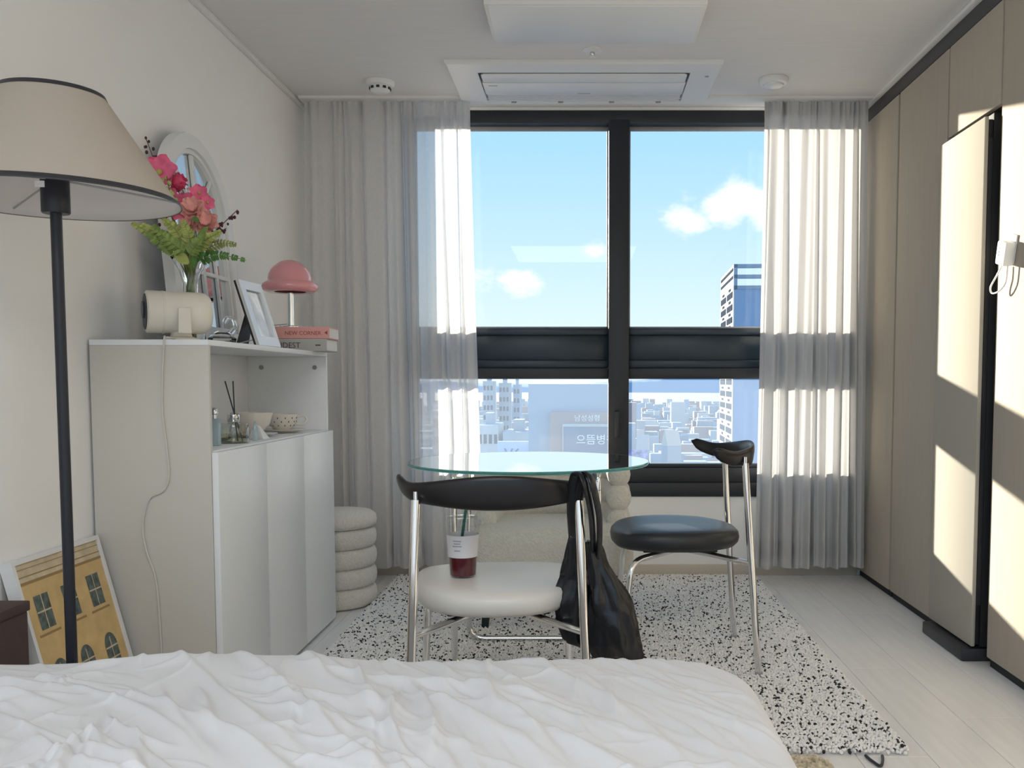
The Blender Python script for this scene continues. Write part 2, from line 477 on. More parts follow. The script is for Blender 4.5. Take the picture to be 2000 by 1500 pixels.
# ------------------------------------------------------------------ wardrobe units on the right
units = [(D - .002, 4.165, 'tall beige wardrobe unit nearest the window beside the curtain'), (4.150, 3.600, 'tall beige wardrobe unit between the corner unit and the slim clothes cabinet'),
         (3.140, 2.56, 'tall beige sunlit wardrobe unit carrying the white charger'), (2.555, 1.98, 'beige wardrobe unit at the right beside the bed'),
         (1.975, 1.40, 'beige wardrobe unit second beyond the charger unit'), (1.395, .82, 'beige wardrobe unit third beyond the charger unit'), (.815, .24, 'beige wardrobe unit fourth beyond the charger unit'),
         (.235, -.34, 'beige wardrobe unit farthest from the window')]
for (ya, yb, lab) in units:
    u = thing('wardrobe_unit', lab, 'wardrobe', (XR + .3, (ya + yb) / 2, 0), group='built-in wardrobe units along the right wall')
    h = (ya - yb) / 2
    MB().box(-.278, .28, -h, h, .03, 2.243).build('carcass', m_wdark, u)
    MB().box(-.30, -.279, -h + .003, h - .003, .034, 2.238).build('door', m_ward, u, bevel=.0025)
    MB().box(-.285, .25, -h, h, 0, .03).build('plinth', m_wdark, u)
u = thing('upper_cabinet', 'short beige cabinet door above the slim protruding clothes cabinet', 'cabinet', (XR + .3, 3.37, 1.9), group='built-in wardrobe units along the right wall')
MB().box(-.278, .28, -.226, .226, 0, .343).build('carcass', m_wdark, u)
MB().box(-.30, -.279, -.222, .222, .0, .338).build('door', m_ward, u, bevel=.0025)
# slim clothes-care cabinet
u = thing('clothes_care_cabinet', 'slim pale glass-fronted clothes care cabinet protruding between the wardrobes', 'cabinet', (XR, 3.34, 0))
MB().box(.0, .55, -.145, .205, .05, 1.885).build('body', m_wdark, u, bevel=.004)
MB().box(-.018, -.001, -.146, .240, .06, 1.862).build('door_core', m_wdark, u, bevel=.003)
MB().box(-.033, -.0185, -.152, .248, .055, 1.870).build('door', m_styler, u, bevel=.004)
MB().box(-.062, .5, -.146, .235, .0, .046).build('base', m_dark, u, bevel=.006)
MB().box(-.016, -.002, -.1485, -.1462, .2, 1.8).build('side_strip', m_dark, u)
# charger hanging on the wardrobe door
u = thing('wall_charger', 'white charger with a looped cable stuck to the sunlit wardrobe door', 'charger', (XR, 3.03, 1.39))
MB().box(-.040, -.006, -.032, .032, -.036, .040).build('body', m_plastic, u, bevel=.006, rot=(.25, 0, 0))
MB().box(-.006, -.0005, -.026, .026, -.03, .062).build('mounting_plate', m_plastic, u, bevel=.002, rot=(.25, 0, 0))
MB().box(-.0415, -.0395, .008, .014, -.008, .022).build('socket', m_dark, u, rot=(.25, 0, 0))
MB().tube(spline([(-.02, .028, -.035), (-.03, .05, -.07), (-.035, .075, -.10), (-.032, .068, -.12), (-.025, .03, -.115), (-.02, -.005, -.09), (-.02, -.014, -.04)]), .0028, 6).build('cable', m_plastic, u, smooth=True)

# =================================================================== ceiling fixtures
def ceiling_panel(name, label, cx, cy, sx, sy):
    u = thing(name, label, 'ceiling light', (cx, cy, HC))
    MB().box(-sx / 2, sx / 2, -sy / 2, sy / 2, -.05, 0).build('housing', m_trim, u, bevel=.003)
    MB().box(-sx / 2 + .012, sx / 2 - .012, -sy / 2 + .012, sy / 2 - .012, -.053, -.047).build('diffuser', m_diff, u, bevel=.002)
    return u
ceiling_panel('ceiling_light', 'white rectangular flat ceiling light panel in front of the air conditioner', .04, 3.462, .77, .375)
u = ceiling_panel('ceiling_light', 'large square fill light panel added out of view above the bed', -.10, -.1, 1.25, 1.25)  # added panel, out of view, housing the area light that brightens the room
ld = bpy.data.lights.new('bed_fill_light', 'AREA'); ld.shape = 'RECTANGLE'; ld.size = 1.2; ld.size_y = 1.2
ld.energy = FILL_POWER; ld.color = (1.0, 0.97, 0.94)
lo = bpy.data.objects.new('bed_fill_light', ld); COL.objects.link(lo); lo.location = (-.10, -.1, HC - .056)
# air conditioner
u = thing('air_conditioner', 'white one-way ceiling cassette air conditioner above the window', 'air conditioner', (0, 4.225, HC))
b = MB(); W2, H2 = .585, .257
# frame ring with sloping faces
o_ = [(-W2, -H2), (W2, -H2), (W2, H2), (-W2, H2)]; i_ = [(-.455, -.16), (.455, -.16), (.455, H2 - .004), (-.455, H2 - .004)]
rings = [[(x, y, 0) for x, y in o_], [(x, y, -.010) for x, y in o_], [(x * .985, y * .97, -.018) for x, y in o_], [(x, y, -.024) for x, y in i_], [(x, y, -.006) for x, y in i_]]
b.loft(rings, cap=False); b.build('frame', m_plastic, u)
MB().box(-.455, .455, -.16, H2 - .004, -.010, -.004).build('tray', m_grey, u)
def rrect(x0, x1, y0, y1, r, n=5):
    P = []
    for (cx, cy, a0) in ((x1 - r, y1 - r, 0), (x0 + r, y1 - r, PI / 2), (x0 + r, y0 + r, PI), (x1 - r, y0 + r, 1.5 * PI)):
        for k in range(n + 1):
            a = a0 + PI / 2 * k / n; P.append((cx + r * math.cos(a), cy + r * math.sin(a)))
    return P
MB().prism(rrect(-.449, .449, -.158, -.040, .02), -.0245, -.006).build('vane_recess', m_dark, u)
MB().prism(rrect(-.444, .444, -.153, -.046, .018), -.030, -.012).build('vane', m_plastic, u, bevel=.003)
MB().box(-.450, .450, -.030, .135, -.027, -.011).build('front_panel', m_plastic, u, bevel=.004)
for k in range(7):
    MB().box(-.445, .445, .143 + k * .0155, .151 + k * .0155, -.024, -.010).build('grille_slat', m_plastic, u)
for sx in (-.33, -.11, .13, .35):
    MB().box(sx - .012, sx + .012, .246, .252, -.030, -.020).build('clip', m_grey, u)
MB().box(-.425, -.385, .0, .008, -.0275, -.0265).build('indicator', m_grey, u)
MB().box(-.03, .03, .115, .121, -.0275, -.0265).build('badge', m_grey, u)
MB().box(.525, .540, -.11, -.10, -.0235, -.0215).build('receiver', m_grey, u)
# detectors, sprinkler
u = thing('smoke_detector', 'white ceiling smoke detector with dark slots above the left curtain', 'detector', (-.915, 4.26, HC))
MB().lathe([(.064, 0), (.064, -.012), (.058, -.020), (.050, -.022)], 32).build('base', m_plastic, u, smooth=True)
MB().lathe([(.046, -.020), (.044, -.040), (.034, -.047), (.0, -.048)], 32, capt=False).build('chamber', m_plastic, u, smooth=True)
for k in range(10):
    a = 2 * PI * k / 10
    MB().box(-.007, .007, -.003, .002, -.005, .005).build('slot', m_dark, u, loc=(.0455 * math.sin(a), -.0455 * math.cos(a), -.032), rot=(0, 0, a))
u = thing('heat_detector', 'white round ceiling heat detector above the right curtain', 'detector', (.842, 4.22, HC))
MB().lathe([(.064, 0), (.066, -.010), (.060, -.022), (.048, -.026)], 32).build('base', m_plastic, u, smooth=True)
MB().lathe([(.047, -.024), (.045, -.032), (.030, -.042), (.0, -.044)], 32, capt=False).build('cap', m_frameG, u, smooth=True)
u = thing('sprinkler', 'small round ceiling sprinkler between the light and air conditioner', 'sprinkler', (.034, 3.855, HC))
MB().lathe([(.040, 0), (.039, -.004), (.018, -.010)], 32).build('rosette', m_plastic, u, smooth=True)
MB().lathe([(.010, -.008), (.010, -.020), (.006, -.026)], 16).build('head', m_silver, u, smooth=True)
MB().lathe([(.014, -.026), (.014, -.029)], 16).build('deflector', m_plastic, u)

# =================================================================== curtains
struct(MB().box(XL + .03, XR - .01, 4.46, 4.56, HC - .012, HC).build('trim_5', m_trim))
def curtain(label, xt0, xt1, xb0, xb1, folds, seed, vm):
    rnd = random.Random(seed)
    nx, nz_ = 420, 60
    ph = [rnd.uniform(0, 6.28) for _ in range(6)]
    Z0, Z1 = .035, HC - .014
    def P(s_, t):   # s along the width, t 0 top .. 1 bottom
        warp = s_ + .018 * math.sin(2 * PI * s_ * 3 + ph[0]) + .010 * math.sin(2 * PI * s_ * 7 + ph[1])
        a = 2 * PI * folds * warp
        loose = .5 + .5 * min(1, t * 1.6)
        yy = (.026 * math.sin(a) + .012 * math.sin(2.3 * a + ph[2] + 1.5 * t)) * loose + .012 * math.sin(5 * a * .37 + ph[3]) * t
        if t < .06: yy = yy * (.55 + .45 * t / .06) + .008 * math.sin(3 * a) * (1 - t / .06)
        xa = xt0 + (xt1 - xt0) * s_; xb = xb0 + (xb1 - xb0) * s_
        k = t ** 1.3
        xx = xa * (1 - k) + xb * k + .010 * math.sin(a * .5 + ph[4]) * t + .006 * math.cos(a)
        return xx, 4.505 + yy, Z1 + (Z0 - Z1) * t + (.006 * math.sin(a * .5 + ph[5]) if t > .9 else 0)
    u = thing('sheer_curtain', label, 'curtain', ((xt0 + xt1) / 2, 4.505, 0), group='white sheer curtains')
    cx, cy = u.location.x, u.location.y
    T = [k / nz_ * .965 for k in range(nz_ + 1)]
    v = []; f = []
    for t in T:
        for k in range(nx + 1):
            p = P(k / nx, t); v.append((p[0] - cx, p[1] - cy, p[2]))
    for r in range(nz_):
        for k in range(nx):
            f.append((r * (nx + 1) + k, r * (nx + 1) + k + 1, (r + 1) * (nx + 1) + k + 1, (r + 1) * (nx + 1) + k))
    MB().add(v, f).build('voile', vm, u, smooth=True, fix=False, angle=3)
    # double hem at the foot, header tape at the top
    for nm, ta, tb, off in (('hem', .928, .985, .003), ('header_tape', 0, .030, -.003)):
        v = []; f = []
        for r in range(5):
            t = ta + (tb - ta) * r / 4
            for k in range(nx + 1):
                p = P(k / nx, t); v.append((p[0] - cx, p[1] - cy - off, p[2]))
        for r in range(4):
            for k in range(nx):
                f.append((r * (nx + 1) + k, r * (nx + 1) + k + 1, (r + 1) * (nx + 1) + k + 1, (r + 1) * (nx + 1) + k))
        MB().add(v, f).build(nm, vm, u, smooth=True, fix=False, angle=3)
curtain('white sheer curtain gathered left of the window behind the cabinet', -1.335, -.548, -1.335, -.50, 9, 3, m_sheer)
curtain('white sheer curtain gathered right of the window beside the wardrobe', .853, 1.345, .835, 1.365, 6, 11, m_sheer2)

# =================================================================== rug
RX0, RX1, RY0, RY1 = -.93, .86, 2.376, 4.58
u = thing('floor_rug', 'thick cream and black speckled rug under the table and chairs', 'rug', ((RX0 + RX1) / 2, (RY0 + RY1) / 2, 0))
cx, cy = u.location.x, u.location.y
MB().box(RX0 - cx + .014, RX1 - cx - .014, RY0 - cy + .014, RY1 - cy - .014, .0005, .010).build('backing', m_rug, u)
rng = np.random.default_rng(5)
ico = bmesh.new(); bmesh.ops.create_icosphere(ico, subdivisions=1, radius=1)
iv = np.array([v.co[:] for v in ico.verts]); ifa = np.array([[v.index for v in f.verts] for f in ico.faces]); ico.free()
st = .0076
gx = np.arange(RX0 + .004, RX1 - .003, st); gy = np.arange(RY0 + .004, RY1 - .003, st)
X, Y = np.meshgrid(gx, gy); X = X.ravel(); Y = Y.ravel(); n = len(X)
X = X + rng.uniform(-.004, .004, n); Y = Y + rng.uniform(-.004, .004, n)
edge = np.minimum(np.minimum(X - RX0, RX1 - X), np.minimum(Y - RY0, RY1 - Y))
Zc = .009 + .009 * np.clip(edge / .02, 0, 1) + rng.uniform(-.0025, .0025, n)
ang = rng.uniform(0, 2 * PI, n); lx = rng.uniform(.0045, .0075, n); ly = rng.uniform(.0034, .0048, n); lz = rng.uniform(.0045, .0065, n)
B = iv[None] * np.stack([lx, ly, lz], 1)[:, None, :]
V = np.empty((n, len(iv), 3))
V[..., 0] = B[..., 0] * np.cos(ang)[:, None] - B[..., 1] * np.sin(ang)[:, None] + (X - cx)[:, None]
V[..., 1] = B[..., 0] * np.sin(ang)[:, None] + B[..., 1] * np.cos(ang)[:, None] + (Y - cy)[:, None]
V[..., 2] = B[..., 2] + Zc[:, None]
Fc = (ifa[None] + (np.arange(n) * len(iv))[:, None, None]).reshape(-1, 3)
dark = rng.random(n) < .11
me = bpy.data.meshes.new('pile')
me.vertices.add(n * len(iv)); me.vertices.foreach_set('co', V.ravel())
me.loops.add(len(Fc) * 3); me.loops.foreach_set('vertex_index', Fc.ravel())
me.polygons.add(len(Fc)); me.polygons.foreach_set('loop_start', np.arange(len(Fc)) * 3); me.polygons.foreach_set('loop_total', np.full(len(Fc), 3))
me.materials.append(m_rug); me.materials.append(m_rugk)
me.polygons.foreach_set('material_index', np.repeat(dark.astype(np.int32), len(ifa)))
me.polygons.foreach_set('use_smooth', np.ones(len(Fc), dtype=bool))
me.update(); me.validate()
po = bpy.data.objects.new('pile', me); COL.objects.link(po); po.parent = u; po['kind'] = 'stuff'

# =================================================================== bed and duvet
BX0, BX1, BY0, BY1, BT = -1.33, .325, -.98, 1.85, .428
u = thing('bed', 'low bed with mattress under the white duvet in the foreground', 'bed', ((BX0 + BX1) / 2, 0.2, 0))
cx, cy = u.location.x, u.location.y
MB().box(BX0 - cx + .04, BX1 - cx - .05, BY0 - cy, BY1 - cy - .05, .06, .20).build('base', m_wdark, u, bevel=.01)
MB().box(BX0 - cx + .03, BX1 - cx - .035, BY0 - cy, BY1 - cy - .035, .20, .385).build('mattress', m_mattress, u, bevel=.05, seg=4)
for sx in (BX0 - cx + .12, BX1 - cx - .14):
    for sy in (BY0 - cy + .1, BY1 - cy - .2):
        MB().box(sx - .03, sx + .03, sy - .03, sy + .03, 0, .06).build('leg', m_wdark, u)
rd = random.Random(21)
R_ = .05; CR = .12          # edge rounding, plan corner radius
ax = np.arange(-1.55, .62, .004); ay = np.concatenate([np.arange(-.98, 1.05, .05), np.arange(1.05, 2.2, .004)])
GX, GY = np.meshgrid(ax, ay)
# rounded-rectangle signed distance (only right, far and left sides matter)
x0, x1, y1 = BX0 + R_, BX1 - R_, BY1 - R_
ccx = np.clip(GX, x0 + CR, x1 - CR); ccy = np.minimum(GY, y1 - CR)
dx, dy = GX - ccx, GY - ccy
dist = np.hypot(dx, dy); nxv = np.where(dist > 1e-9, dx / np.maximum(dist, 1e-9), 0); nyv = np.where(dist > 1e-9, dy / np.maximum(dist, 1e-9), 0)
sd_ = dist - CR
over = np.clip(sd_, 0, None)
arc = np.clip(over / R_, 0, PI / 2); down = np.clip(over - R_ * PI / 2, 0, None)
hx = np.where(over > 0, ccx + nxv * (CR + R_ * np.sin(arc) + .02 * np.clip(down / .2, 0, 1)), GX)
hy = np.where(over > 0, ccy + nyv * (CR + R_ * np.sin(arc) + .02 * np.clip(down / .2, 0, 1)), GY)
hz = BT - R_ * (1 - np.cos(arc)) - np.minimum(down, .30)
# wrinkles: soft swells, long creases fanning from the upper left, fine crumples
wr = np.zeros_like(GX)
wr += .005 * np.sin(GX * 5.1 + 1.0) * np.sin(GY * 3.7 + .4)
wr += .020 * np.exp(-((GX + .72) / .16) ** 2 - ((GY - 1.78) / .12) ** 2) + .014 * np.exp(-((GX + .52) / .10) ** 2 - ((GY - 1.78) / .10) ** 2) - .014 * np.exp(-((GX + 1.12) / .16) ** 2 - ((GY - 1.75) / .2) ** 2)
def crease(px, py, ang_, ln, wd, amp, curve):
    c_, s_ = math.cos(ang_), math.sin(ang_)
    uu = (GX - px) * c_ + (GY - py) * s_; vv = -(GX - px) * s_ + (GY - py) * c_ - curve * uu * uu
    tp = np.exp(-(uu / ln) ** 4)
    w2 = wd * (1 + .5 * uu / ln)
    w2 = np.maximum(w2, wd * .4)
    prof = np.where(vv > 0, np.exp(-(vv / w2) ** 2), np.exp(-(vv / (w2 * 2.6)) ** 2))
    return amp * tp * prof
for k in range(58):     # bold folds on the left half, fanning down to the right
    px = rd.uniform(-1.20, -.12); py = rd.uniform(1.20, 1.78)
    a = rd.gauss(-.95, .25) if px > -.80 else rd.gauss(-.10, .35)
    wr += crease(px, py, a, rd.uniform(.10, .26), rd.uniform(.004, .010), rd.uniform(.006, .015), rd.uniform(-1.2, 1.2))
for k in range(75):     # shallow pulled lines on the right half
    px = rd.uniform(-.40, .28); py = rd.uniform(1.15, 1.82)
    wr += crease(px, py, rd.gauss(-.95, .18), rd.uniform(.10, .30), rd.uniform(.004, .011), rd.uniform(.0020, .0060), rd.uniform(-.6, .6))
for k in range(160):    # small crumples everywhere
    px = rd.uniform(-1.3, .28); py = rd.uniform(1.1, 1.84)
    wr += crease(px, py, rd.gauss(-.8, .6), rd.uniform(.03, .09), rd.uniform(.0025, .005), rd.uniform(.0012, .0035) * (1.5 if px < -.3 else 1), rd.uniform(-4, 4))
wr -= wr.mean()
wr = np.where(wr > .03, .03 + (wr - .03) * .35, wr)
fade = np.clip(1 - over / .09, 0.12, 1)
hz = hz + wr * fade
skirt = np.clip(down / .12, 0, 1) * .012 * np.sin((GX * 1.0 + GY * 1.0) * 46 + 2 * np.sin(GX * 9))
hx = hx + nxv * skirt; hy = hy + nyv * skirt
ny_, nx_ = GX.shape
idx = np.arange(ny_ * nx_).reshape(ny_, nx_)
F4 = np.stack([idx[:-1, :-1], idx[:-1, 1:], idx[1:, 1:], idx[1:, :-1]], -1).reshape(-1, 4)
keep = (down.ravel() < .30)
F4 = F4[keep[F4].all(1)]
hx = np.maximum(hx, XL + .012)
me = bpy.data.meshes.new('duvet')
Vd = np.stack([hx.ravel() + .5, hy.ravel() - .3, hz.ravel()], 1)
used = np.unique(F4); remap = -np.ones(len(Vd), int); remap[used] = np.arange(len(used))
me.from_pydata(Vd[used].tolist(), [], remap[F4].tolist()); me.materials.append(m_duvet)
me.polygons.foreach_set('use_smooth', [True] * len(me.polygons)); me.update()
do = bpy.data.objects.new('duvet', me); COL.objects.link(do); do.location = (-.5, .3, 0)
tag(do, 'rumpled white cotton duvet spread over the bed in the foreground', 'duvet')

# =================================================================== glass table
TX, TY, TZ, TR = -.19, 3.215, .705, .415
u = thing('glass_table', 'round clear glass table on bent chrome tube legs before the window', 'table', (TX, TY, .018))
b = MB(); n = 96; hT = TZ - .018
MB().lathe([(TR - .002, hT - .010), (TR - .002, hT)], n).build('glass_top', m_tglass, u, fix=True)
ring = []
for (r, z) in ((TR - .001, hT - .0102), (TR + .003, hT - .007), (TR + .003, hT - .003), (TR - .001, hT + .0002)):
    ring.append([(r * math.cos(2 * PI * k / n), r * math.sin(2 * PI * k / n), z) for k in range(n)])
b.loft(ring, cap=False); b.build('glass_edge', m_tedge, u, smooth=True)
lx, ly0, ly1 = .235, -.215, .165
for sy, nm in ((ly1, 'sled_frame'), (ly0, 'sled_frame')):
    pth = fillet([(-lx, sy, hT - .075), (-lx, sy, .012), (lx, sy, .012), (lx, sy, hT - .075)], .06)
    MB().tube(pth, .0115, 12).build(nm, m_chrome, u, smooth=True)
for sx in (-lx, lx):
    pth = fillet([(sx, ly0, hT - .08), (sx, ly0, hT - .024), (sx, ly1, hT - .024), (sx, ly1, hT - .08)], .05)
    MB().tube(pth, .0115, 12).build('top_loop', m_chrome, u, smooth=True)
    for sy in (ly0 + .06, ly1 - .06):
        MB().lathe([(.016, -.014), (.018, -.0105)], 20, sx, sy, hT).build('pad', m_silver, u)

# =================================================================== chairs
def chair(label, loc, rz, seatmat):
    u = thing('dining_chair', label, 'chair', loc, (0, 0, rz), group='chrome dining chairs with curved black backrests')
    # seat: rounded, pillow-like
    n = 48
    def outline(k, s):
        a = 2 * PI * k / n; c_, s_ = math.cos(a), math.sin(a)
        ex = .82
        x = math.copysign(abs(c_) ** ex, c_) * .222 * s; y = math.copysign(abs(s_) ** ex, s_) * .222 * s
        x *= 1 + .10 * (y / .222)       # wider to the front
        return x, y + .012
    prof = [(.80, .398), (.93, .402), (.985, .415), (1.0, .432), (.985, .447), (.94, .457), (.82, .464), (.6, .468), (.3, .4695), (.02, .470)]
    rings = []
    for s, z in prof:
        r = []
        for k in range(n):
            x, y = outline(k, s); r.append((x, y, z + .010 * (x / .222) ** 2 * (1 if z > .44 else .3) - .012 * (y / .222)**2 * (0 if y > 0 else 0)))
        rings.append(r)
    b = MB(); b.loft(rings); b.build('seat', seatmat, u, smooth=True, angle=1.2)
    MB().box(-.13, .13, -.12, .13, .388, .399).build('seat_board', m_wood_bk, u, bevel=.004)
    # legs
    for sx in (-1, 1):
        MB().tube([(sx * .222, -.243, 0), (sx * .207, -.215, .40), (sx * .197, -.196, .695)], .0115, 14).build('rear_leg', m_chrome, u, smooth=True)
        MB().lathe([(.0122, 0), (.0122, .012)], 14, sx * .222, -.243, 0).build('foot_cap', m_grey, u)
        pth = fillet([(sx * .215, .205, 0), (sx * .195, .175, .372), (sx * .02, -.005, .384)], .06, 8)
        MB().tube(pth, .0105, 12).build('front_leg', m_chrome, u, smooth=True)
        MB().tube([(sx * .2085, -.216, .366), (sx * .10, -.10, .377), (sx * .02, .0, .384)], .0095, 12).build('seat_strut', m_chrome, u, smooth=True)
        MB().lathe([(.006, .694), (.006, .715)], 10, sx * .197, -.195, 0).build('pin', m_chrome, u)
    # backrest: one bent, twisted bar with swelling middle and horn ends
    rings = []; m = 44
    for i in range(m + 1):
        q = -1 + 2 * i / m; aq = abs(q)
        x = .248 * math.sin(q * 1.18) / math.sin(1.18)
        y = -.246 + .165 * aq ** 2.3
        g = math.exp(-(q / .60) ** 2)
        zc = .708 + .006 * g + .030 * max(0, (aq - .72) / .28) ** 1.8
        hh = .020 + .0225 * g
        th = .0125 - .003 * g
        if aq > .90: sc_ = math.sqrt(max(0.03, 1 - ((aq - .90) / .10) ** 2)); hh *= sc_; th *= sc_
        # tangent in plan
        q2 = q + .01; tx = .248 * math.sin(q2 * 1.18) / math.sin(1.18) - x; ty = (-.246 + .165 * abs(q2) ** 2.3) - y
        tl = math.hypot(tx, ty); tx /= tl; ty /= tl
        nx2, ny2 = -ty, tx
        tilt = .22 * g + .5 * (1 - g) * (1 if aq > .5 else aq * 2)
        r = []
        for k in range(16):
            a = 2 * PI * k / 16
            a_, b_ = math.cos(a), math.sin(a)
            dn = th * math.copysign(abs(a_) ** .8, a_); dz = hh * math.copysign(abs(b_) ** .8, b_)
            dn2 = dn * math.cos(tilt) - dz * math.sin(tilt) * .6; dz2 = dz * math.cos(tilt * .5) + dn * math.sin(tilt) * .5
            r.append((x + nx2 * dn2, y + ny2 * dn2, zc + dz2))
        rings.append(r)
    b = MB(); b.loft(rings); b.build('backrest', m_wood_bk, u, smooth=True, angle=1.2)
    return u
chair('chrome dining chair with bone white seat, back turned to the bed', (-.228, 2.435, .0), .10, m_leather_wh)
chair('chrome dining chair with black leather seat, facing the table from the right', (.325, 3.205, .019), PI / 2 + .02, m_leather_bk)

# =================================================================== iced drink on the white seat
u = thing('iced_drink_cup', 'clear plastic takeaway cup of dark red iced drink on the white chair seat', 'cup', (-.316, 2.40, .4725))
u.scale = (1.14, 1.14, 1.14)
m_cup = glass_thin('clear plastic', (.95, .96, .96), .9, ior=1.35)
m_drink = M('dark red drink', (.09, .006, .012), .08, coat=.5)
m_label = M('white label', (.74, .72, .74), .6)
MB().lathe([(.028, .0), (.030, .002), (.0335, .05), (.0385, .118), (.0395, .120)], 32, capt=False).build('cup_wall', m_cup, u, smooth=True)
MB().lathe([(.0272, .003), (.0290, .0035), (.0318, .046), (.0005, .046)], 32).build('drink', m_drink, u, smooth=True)
MB().lathe([(.0335, .046), (.0372, .097)], 32, capb=False, capt=False).build('label_sleeve', m_label, u, smooth=True)
MB().lathe([(.0415, .118), (.0425, .122), (.0415, .126), (.037, .129), (.035, .136), (.008, .138)], 32, capb=False).build('lid', m_cup, u, smooth=True)
m_straw = M('green straw', (.02, .12, .08), .4)
MB().tube([(-.012, .005, .02), (.004, 0, .13), (.014, -.004, .19)], .0035, 10).build('straw', m_straw, u, smooth=True)
m_print = M('grey print', (.38, .37, .39), .6)
for k, (wd, zz) in enumerate(((.020, .084), (.016, .078), (.022, .072), (.014, .062))):
    v = []; f = []
    r0 = .0337 + (zz - .046) / .051 * .0037 + .0004
    for i in range(9):
        a = -PI / 2 - .25 + (i / 8 - .5) * wd / r0
        v += [(r0 * math.cos(a), r0 * math.sin(a), zz), (r0 * math.cos(a), r0 * math.sin(a), zz + .0025)]
    for i in range(8): f.append((2 * i, 2 * i + 2, 2 * i + 3, 2 * i + 1))
    MB().add(v, f).build('printed_line', m_print, u)

# =================================================================== black bag on the chair
u = thing('shoulder_bag', 'black glossy nylon shoulder bag hanging from the white-seated chair', 'bag', (.02, 2.30, .28))
def lobe(b, prof, seed):
    rings = []
    for i, (z, xc, hw, yc, hd) in enumerate(prof):
        r = []
        for k in range(40):
            a = 2 * PI * k / 40
            nn_ = noise.noise(Vector((math.cos(a) * 2.0 + seed, math.sin(a) * 2.0, z * 9))) * .016 + abs(noise.noise(Vector((math.cos(a) * 4 + seed + z * 6, math.sin(a) * 4, z * 7 + 9)))) * .022 - .006
            fade_ = min(1, hw / .04)
            r.append((xc + (hw + nn_ * fade_) * math.cos(a), yc + (hd + nn_ * fade_ * .8) * math.sin(a), z + .006 * math.sin(a * 3 + seed) * fade_))
        rings.append(r)
    b.loft(rings)
def dens(pr, m=5):
    return [tuple(p) for p in [tuple(np.array(pr[i]) * (1 - t) + np.array(pr[i + 1]) * t) for i in range(len(pr) - 1) for t in np.arange(m) / m] + [pr[-1]]]
b = MB()
lobe(b, dens([(.000, .075, .030, 0, .018), (.008, .068, .058, 0, .034), (.04, .060, .066, 0, .046), (.09, .052, .066, 0, .046), (.14, .042, .058, 0, .040), (.19, .028, .042, 0, .030), (.24, .012, .027, 0, .020), (.30, .000, .016, 0, .012)]), 1.0)
lobe(b, dens([(.028, -.015, .020, .03, .014), (.045, -.028, .045, .03, .026), (.09, -.045, .050, .03, .032), (.15, -.050, .045, .03, .032), (.20, -.046, .034, .03, .026), (.25, -.044, .022, .02, .018), (.32, -.044, .012, .01, .010)]), 5.0)
b.build('pouch', m_nylon, u, smooth=True, angle=2.0)
b = MB(); b.loft([[(.10, -.02, .02), (.132, .0, .012), (.118, .02, .045), (.09, .02, .06)], [(.11, -.01, .0), (.128, 0, -.002), (.125, .012, .03), (.10, .012, .045)]])
b.build('gusset_fold', m_nylon, u, smooth=True)
def ribbon(pts, wd, th):
    return MB().tube(spline(pts, 6), wd, 10, flat=th)
bk = Vector((-.022, -.075, .462))      # where the straps cross the backrest
ribbon([(-.046, .015, .30), (-.050, -.03, .38), (-.048, -.058, .435), (-.040, -.080, .474), (-.026, -.106, .476), (-.014, -.112, .445), (-.002, -.07, .37), (.004, -.01, .28)], .0125, .45).build('strap', m_nylon, u, smooth=True)
ribbon([(-.034, .02, .28), (-.036, -.03, .38), (-.030, -.062, .44), (-.020, -.080, .476), (-.006, -.106, .474), (.006, -.108, .435), (.018, -.055, .36), (.018, -.005, .26)], .0120, .45).build('strap', m_nylon, u, smooth=True)

# =================================================================== boucle armchair and pouf
u = thing('armchair', 'cream boucle armchair on dark legs behind the glass table', 'armchair', (-.125, 3.74, .018))
def cushion(b, x0, x1, y0, y1, z0, z1, r):
    b.box(x0, x1, y0, y1, z0, z1)
b = MB(); b.box(-.315, .315, -.265, .20, .215, .405); b.build('seat_cushion', m_boucle, u, bevel=.06, seg=5)
# channelled wrap-around backrest: stacked rolls following a horseshoe
def horseshoe(rx, ry, z, n=36):
    P = [(-rx, -.10, z)]
    for k in range(n + 1):
        a = PI - PI * k / n
        P.append((rx * math.cos(a), .06 + ry * math.sin(a), z))
    P.append((rx, -.10, z)); return P
for i, z in enumerate((.41, .505, .595)):
    rr = (.052, .054, .050)[i]
    P = horseshoe(.262, .24, z)
    rs = [rr] * len(P); rs[0] = rs[-1] = rr * .9
    o = MB().tube(P, rs, 14, flat=1.15)
    for e_ in (P[0], P[-1]): o.sphere(e_, rr * .93, 12, 8, 1, .55, 1.12)
    o.build('backrest_roll', m_boucle, u, smooth=True, angle=1.5)
P = horseshoe(.262, .24, .33); MB().tube(P, .05, 12, flat=1.8).build('backrest_base', m_boucle, u, smooth=True, angle=1.5)
m_legg = M('dark green black lacquer', (.012, .028, .026), .4)
for (sx, sy) in ((-.262, -.16), (-.25, .12), (.262, -.16), (.25, .12)):
    tx = sx * .93
    b = MB(); b.loft([[(sx - .013, sy - .013, 0), (sx + .013, sy - .013, 0), (sx + .013, sy + .013, 0), (sx - .013, sy + .013, 0)], [(tx - .024, sy * .95 - .022, .23), (tx + .024, sy * .95 - .022, .23), (tx + .024, sy * .95 + .022, .23), (tx - .024, sy * .95 + .022, .23)]])
    b.build('leg', m_legg, u, bevel=.003)
u = thing('pouf', 'round cream boucle pouf of stacked padded rings beside the cabinet', 'stool', (-1.095, 4.045, 0))
